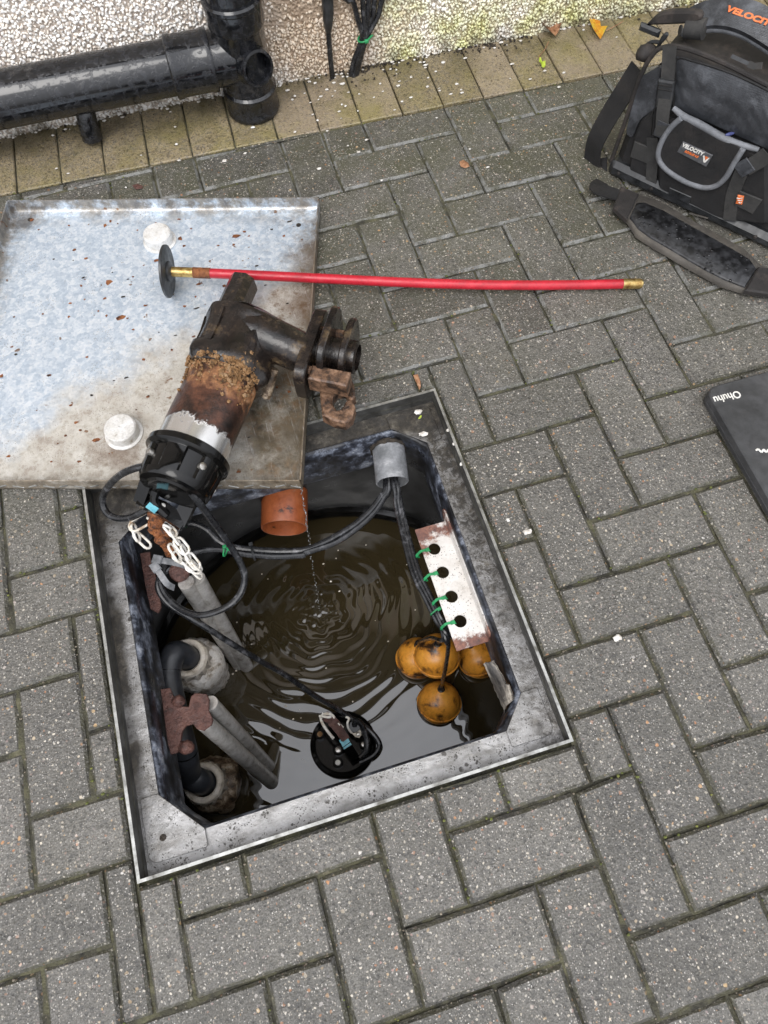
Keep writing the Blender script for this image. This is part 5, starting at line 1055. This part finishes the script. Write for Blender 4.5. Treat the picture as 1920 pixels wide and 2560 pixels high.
m = MB(); c = z145(1195, 1220, .028); box(m, c, unit(z145(1300, 1170, .03)-z145(1205, 1225, .03)), np.cross(BN, unit(z145(1300, 1170, .03)-z145(1205, 1225, .03))), .030, .030, .003, .001); part('stitched_pad', m, M['leather'], bag)
m = MB(); c = z145(597, 945, .026); box(m, c, B1, (0, 0, 1), .028, .034, .003, .001); part('stitched_pad', m, M['leather'], bag)
bslab('label_tab', [(395, 1030), (520, 1082), (490, 1195), (362, 1142)], .009, .003, M['web'], bag)
lt = bslab('label_tab', [(1160, 1390), (1325, 1458), (1255, 1560), (1120, 1492)], .020, .003, M['web'], bag)
og = bslab('orange_tag', [(1146, 1420), (1192, 1430), (1176, 1492), (1130, 1484)], .0235, .0022, M['print_orange'], lt)
m = MB()
for k in range(3): tube(m, [z145(1140+k*7, 1440+k*16, .0265), z145(1160+k*3, 1446+k*16, .0265), z145(1182-k*4, 1440+k*16, .0265)], .0008, 5)
part('tag_print', m, M['print_white'], og)
bslab('velcro_strip', [(650, 1365), (810, 1435), (790, 1490), (640, 1415)], .019, .002, M['rubber'], bag)
m = MB(); tube(m, [z145(795, 1552, .021), z145(930, 1588, .021)], .0018, 6); part('white_edge', m, M['padedge'], bag)
# zip on the top
m = MB(); q = [z160(1180, 740, .0)+V3(0, 0, .002), z160(1420, 850, .0)+V3(0, 0, .002)]; ribbon(m, q, .006, .002, BN+V3(0, 0, .6)); z_ = part('zip', m, M['rubber'], bag)
m = MB(); ribbon(m, [z160(1410, 830, .006), z160(1480, 860, .008), z160(1585, 850, .010)], .010, .003, BN+V3(0, 0, .6)); part('zip_puller', m, M['web'], z_)
# carrying handle
hp = [z160(a, b, -.08) for a, b in [(640, 260), (820, 225), (1100, 195), (1380, 250), (1659, 400), (1900, 580), (2150, 800)]]
m = MB(); ribbon(m, catmull(hp, 6), [.030, .044, .048, .050, .050, .048, .03], .012, BN*.55+V3(0, 0, .8)); hnd2 = part('handle', m, M['leather'], bag, 50)
m = MB(); tube(m, catmull([p-V3(0, 0, .017)+BN*.014 for p in hp], 6), .0065, 8); part('handle_piping', m, M['piping'], hnd2, 60)
hu = unit(z160(1640, 340, -.07)-z160(1140, 160, -.07)); hup = BN*.55+V3(0, 0, .8); hn_ = unit(hup-hu*(hup@hu)); hv = np.cross(hn_, hu)
text('lettering', 'VELOCITY', .0130, z160(1425, 285, -.08)+hn_*.0135+hv*.001, hu, hv, M['print_orange'], hnd2, 1.55, .0006, .1)
bslab('strap_end', [(455, 205), (560, 105), (640, 85), (760, 82), (880, 90), (880, 160), (760, 180), (620, 185), (500, 190)], -.06, .012, M['bagtop'], bag, .004, r=.01)
m = MB(); box(m, z160(130, 385, -.05), B1, (0, 0, 1), .042, .014, .012, .004); part('strap_buckle', m, M['rubber'], bag)
m = MB(); lathe(m, [(.008, 0), (.0175, .001), (.0175, .035), (.008, .036)], z160(600, 360, -.055), unit(B1*.9+V3(0, 0, .25)), 20); lathe(m, [(.009, -.0015), (.009, .0005)], z160(520, 395, -.04), unit(-B1*.6+BN*.5), 16); part('rolled_strap', m, M['web'], bag)
m = MB(); tube(m, catmull([z160(a, b, -.03) for a, b in [(70, 640), (90, 580), (170, 540), (260, 545), (320, 490), (350, 440), (300, 480), (240, 600), (200, 640)]], 5), .0036, 8); part('snap_hook', m, M['rubber'], bag)
m = MB(); blob(m, z160(75, 690, -.02), V3(.020, .016, .016), 1, .12, 5); part('strap_keeper', m, M['bagtop'], bag, 60)
# webbing loop hanging at the left side
lw = [z145(430, 500, -.03), z145(330, 660, -.02), z145(210, 850, -.01), z145(120, 1020, .0), z145(95, 1130, .0), z145(105, 1230, .0), z145(165, 1330, .0)]
lw[-1][2] = max(lw[-1][2], .004)
m = MB(); ribbon(m, catmull(lw, 5), .046, .003, BN*.9-B1*.35+V3(0, 0, .35)); part('strap_loop', m, M['bag'], bag, 40)
# shoulder pad lying in front
zpd = lambda a, b, z: at(1450+a*.3436, b*.3436, z)
pad = thing('shoulder_pad', 'wet black padded shoulder strap with dusty edging lying before the tool bag', 'strap pad', zpd(800, 1700, 0))
po = [(300, 1350), (430, 1405), (560, 1445), (700, 1520), (860, 1615), (1000, 1690), (1200, 1800), (1330, 1925), (1420, 1950), (1440, 2140), (1210, 2112), (1040, 2062), (930, 2000), (800, 1930), (640, 1835), (520, 1765), (420, 1700), (350, 1590), (245, 1505)]
m = MB(); slab(m, [zpd(a, b, .018) for a, b in po], .012, bev=.004); part('binding', m, M['padedge'], pad, 50)
pi_ = [(415, 1470), (470, 1465), (620, 1530), (780, 1620), (960, 1720), (1130, 1815), (1240, 1880), (1290, 1950), (1205, 2085), (1060, 2030), (930, 1965), (800, 1890), (650, 1800), (520, 1725), (430, 1660), (365, 1575)]
m = MB(); slab(m, [zpd(a, b, .0225) for a, b in pi_], .006, bev=.003); part('padding', m, M['pad'], pad, 50)
m = MB(); slab(m, [zpd(a, b, .025) for a, b in [(300, 1348), (432, 1405), (405, 1465), (345, 1592), (245, 1503), (270, 1430)]], .012, bev=.003); part('end_patch', m, M['bagtop'], pad, 40)
m = MB(); slab(m, [zpd(a, b, .025) for a, b in [(1300, 1935), (1440, 1950), (1450, 2145), (1200, 2108)]], .012, bev=.003); part('end_patch', m, M['bagtop'], pad, 40)
m = MB(); ribbon(m, catmull([zpd(340, 1440, .018), zpd(230, 1410, .020), zpd(120, 1370, .015), zpd(160, 1330, .006)], 4), [.030, .034, .03], .003, (0, 0, 1)); part('webbing', m, M['bag'], pad)
# ================================================================== FLAT BLACK CASE
zc_ = zone(1640, 900, 280/1475)
case = thing('black_case', 'flat black rounded case with white lettering upside down, lying at the right edge', 'case', (.46, .04, 0))
ctop = .030
P4 = [V3(.2815, .1625, 0), None, None, V3(.297, -.120, 0)]
c_a, c_b = zc_(690, 440, ctop), zc_(1475, 1810, ctop)
cu_ = unit(V3(*(c_b-c_a)[:2], 0)); cv = V3(-cu_[1], cu_[0], 0)
cor = [(-.012, 0), (.38, 0), (.38, .36), (-.012, .36)]
m = MB(); P = roundpoly([np.array(p) for p in cor], .024, 6)
loops = [(inset(P, .004), .0), (inset(P, .0), .003), (inset(P, -.001), .013), (inset(P, .0008), .0138), (inset(P, .0008), .0150), (inset(P, -.001), .0158), (inset(P, .0), ctop-.0022), (inset(P, .0022), ctop)]
c_o = V3(*c_a[:2], 0); NP = len(P); vs = []
for Q, h in loops: vs.append(c_o+np.outer(Q[:, 0], cu_)+np.outer(Q[:, 1], cv)+V3(0, 0, h))
loft(m, vs); m.add(vs[-1], [tuple(range(NP))]); m.add(vs[0], [tuple(range(NP))]); part('shell', m, M['case'], case, 30)
tu = unit(zc_(775, 520, ctop)-zc_(1095, 440, ctop)); tu = unit(V3(tu[0], tu[1], 0)); tv = np.cross((0, 0, 1), tu)
text('lettering', 'Ohuhu', .0205, zc_(935, 485, ctop+.0005), tu, tv, M['print_white'], case, .92, .0003, 0)
m = MB(); 
for p0, p1 in (((1315, 1190), (1345, 1170)), ((1345, 1170), (1390, 1215)), ((1390, 1215), (1420, 1175)), ((1420, 1175), (1450, 1215)), ((1450, 1215), (1480, 1180)), ((1480, 1180), (1530, 1200))): tube(m, [zc_(*p0, ctop+.0006), zc_(*p1, ctop+.0006)], .0018, 6, flat=(1, .35))
part('white_scribble', m, M['print_white'], case)
# ================================================================== LEAVES, SOIL, CHIPS
z130 = zone(1300, 30, .15672)
def leaf(lab, outline, mat, lift, curl, stem=None, name='leaf', cat='leaf', grp=None):
    O = np.array([z130(a, b, .004) for a, b in outline]); c = O.mean(0); o = thing(name, lab, cat, c*V3(1, 1, 0), grp)
    m = MB(); rows = []; n_ = len(O); d = O-c; s = np.linalg.norm(d[:, :2], axis=1).max()
    ax = unit(O[np.argmax(np.linalg.norm(d, axis=1))]-c); sd_ = V3(-ax[1], ax[0], 0)
    for t_ in (1, .78, .52, .26):
        q = c+d*t_; w_ = (d*t_)@sd_/s; q = q+np.outer(lift+curl*np.abs(w_)**1.6*s*2+rng.normal(0, .0009, n_), V3(0, 0, 1)); rows.append(q)
    V_ = np.concatenate(rows+[[c+V3(0, 0, lift)]]); f = []
    for i in range(3):
        for j in range(n_): f.append((i*n_+j, i*n_+(j+1) % n_, (i+1)*n_+(j+1) % n_, (i+1)*n_+j))
    for j in range(n_): f.append((3*n_+j, 3*n_+(j+1) % n_, 4*n_))
    m.add(V_, f); part('blade', m, mat, o, 60)
    if stem:
        m = MB(); tube(m, catmull([z130(a, b, z) for a, b, z in stem], 4), .0009, 6); part('stalk', m, M['leafbrown'], o)
    return o
leaf('curled dry brown leaf against the foot of the wall', [(265, 150), (310, 120), (370, 160), (500, 180), (520, 230), (590, 290), (640, 300), (600, 360), (555, 430), (470, 400), (360, 350), (290, 270)], M['leafbrown'], .004, .55)
leaf('half yellow, half brown curled leaf with a long stalk near the bag', [(1120, 80), (1145, 140), (1200, 150), (1260, 200), (1280, 270), (1370, 320), (1300, 420), (1270, 470), (1220, 420), (1150, 320), (1090, 210)], M['leafyellow'], .004, .5, [(1370, 300, .006), (1450, 260, .006), (1560, 200, .005), (1640, 150, .003)])
leaf('tiny lime leaflet on a thin red stalk on the buff edging', [(305, 735), (330, 730), (350, 790), (400, 800), (405, 870), (375, 900), (345, 890), (335, 820), (300, 800)], M['leafgreen'], .001, .2, [(300, 735, .003), (320, 690, .004), (400, 590, .004), (455, 470, .003)])
z900_ = lambda a, b, z: at(740+a*.3014, 940+b*.3014, z)
def mini(lab, pts, mat, z=0.0):
    O = np.array(pts); m = MB(); c = O.mean(0); n_ = len(O); inner = c+(O-c)*.5+V3(0, 0, .002)
    m.add(np.concatenate([O, inner, [c+V3(0, 0, .0015)]]), [(j, (j+1) % n_, n_+(j+1) % n_, n_+j) for j in range(n_)]+[(n_+j, n_+(j+1) % n_, 2*n_) for j in range(n_)])
    o = part('leaf', m, mat, loc=c*V3(1, 1, 0)); return tag(o, lab, 'leaf')
mini('small lime green leaf lying on the far ledge of the frame', [z900_(a, b, LZ+.002) for a, b in [(1000, 372), (1012, 345), (1035, 320), (1052, 318), (1048, 345), (1028, 365)]], M['leafgreen'])
z761 = lambda a, b, z=.002: at(760+a*.4822, 180+b*.4822, z)
mini('small round brown leaf scrap in the middle of the far paving', [z761(a, b) for a, b in [(805, 465), (825, 455), (852, 470), (858, 490), (835, 498), (812, 490)]], M['leafbrown'])
mini('withered brown leaf scrap at the far corner of the frame', [at(760+a*.4822, 600+b*.4822, .004) for a, b in [(565, 700), (590, 695), (603, 730), (606, 760), (598, 778), (585, 745)]], M['leafbrown'])
mini('dark red-brown leaf scrap on the block behind the lid', [at(a*.5787, b*.5787, .002) for a, b in [(570, 800), (595, 793), (618, 803), (612, 816), (585, 818)]], M['rust'])
# soil and grit at the wall foot
m = MB(); so_ = np.random.default_rng(21)
for q in range(300):
    s_ = so_.choice([so_.uniform(-1.1, .9), so_.normal(-.02, .07), so_.normal(.27, .06)], p=[.25, .45, .3]); t_ = abs(so_.normal(0, .012 if q % 3 else .03)); r = so_.uniform(.0012, .0036)
    blob(m, W0+EX*s_+WN*t_+V3(0, 0, .001), V3(r, r, r*.7), 0, .35, q)
o = part('soil', m, M['soil'], smooth=60); tag(o, 'crumbs of dark soil along the foot of the wall', 'soil', kind='stuff')
m = MB()
for q in range(430):
    if q % 2: continue
    if q < 190: s_, t_ = so_.uniform(-1.0, .9), abs(so_.normal(.004, .010))
    elif q < 330: s_, t_ = so_.normal(-.02, .14), abs(so_.normal(0, .11))
    else: s_, t_ = so_.uniform(-.9, .6), abs(so_.normal(.10, .22))
    r = so_.uniform(.0018, .0042)
    p = W0+EX*s_+WN*t_
    if p[0] < -.24 and p[1] < 1.06: continue
    blob(m, p+V3(0, 0, r*.45), V3(r*so_.uniform(1, 1.9), r*so_.uniform(.7, 1.1), r*.6), 0, .22, q)
for a, b in ((1318, 1330), (1545, 1595), (1045, 1030), (1058, 1085)): blob(m, at(a, b, .002), V3(.008, .005, .003), 1, .3, a)
for a, b in ((1270, 1300), (1060, 980), (1120, 1075), (1135, 1110), (1153, 1160), (900, 2130), (570, 2170)): blob(m, at(a, b, .0), V3(.004, .0035, .003), 0, .3, a)
o = part('stone_chips', m, M['chip'], smooth=60); tag(o, 'white stone chips fallen from the pebble-dash onto the paving', 'stone chips', kind='stuff')
m = MB()
for q in range(9):
    p0 = at(480+(1020+q*26)*.3014, (600-q*6)*.3014, .004); tube(m, [p0, p0+EX*so_.uniform(.02, .04)+WN*so_.normal(0, .006)+V3(0, 0, .004)], .0009, 5)
o = part('dry_straw', m, M['straw']); tag(o, 'few wisps of dry straw at the foot of the wall by the cables', 'straw', kind='stuff')

m = MB(); mm = MB(); jr = np.random.default_rng(31)
for t_ in seen[:260]:
    q, c, s_ = t_; N = len(q)
    for k in range(7):
        i = jr.integers(N); a, b = q[i], q[(i+1) % N]; f_ = jr.random(); p = a+(b-a)*f_; n_ = unit(np.array([(b-a)[1], -(b-a)[0]])); p = p+n_*jr.uniform(-.0022, .0024); r = jr.uniform(.0007, .0019)
        g_ = vnoise(np.array(p[0]), np.array(p[1]), 9, 8) > .56
        blob(mm if g_ else m, (p[0], p[1], -.0035+jr.uniform(-.001, .002)), V3(r*1.3, r, r*.7)*(1.25 if g_ else 1), 0, .35, int(jr.integers(9999)))
M['crumb'] = grime('sand_crumb', [(.2, (.05, .042, .03)), (.5, (.16, .135, .10)), (.8, (.34, .29, .22))], 160, rough=(.6, .9))
M['moss'] = grime('moss', [(.2, (.035, .04, .012)), (.5, (.085, .10, .022)), (.85, (.22, .22, .05))], 140, rough=(.7, .95))
o = part('sand_crumbs', m, M['crumb'], smooth=60); tag(o, 'loose sand crumbs lodged in the paving joints', 'sand', kind='stuff')
o = part('moss_tufts', mm, M['moss'], smooth=60); tag(o, 'tiny moss tufts growing in the paving joints', 'moss', kind='stuff')
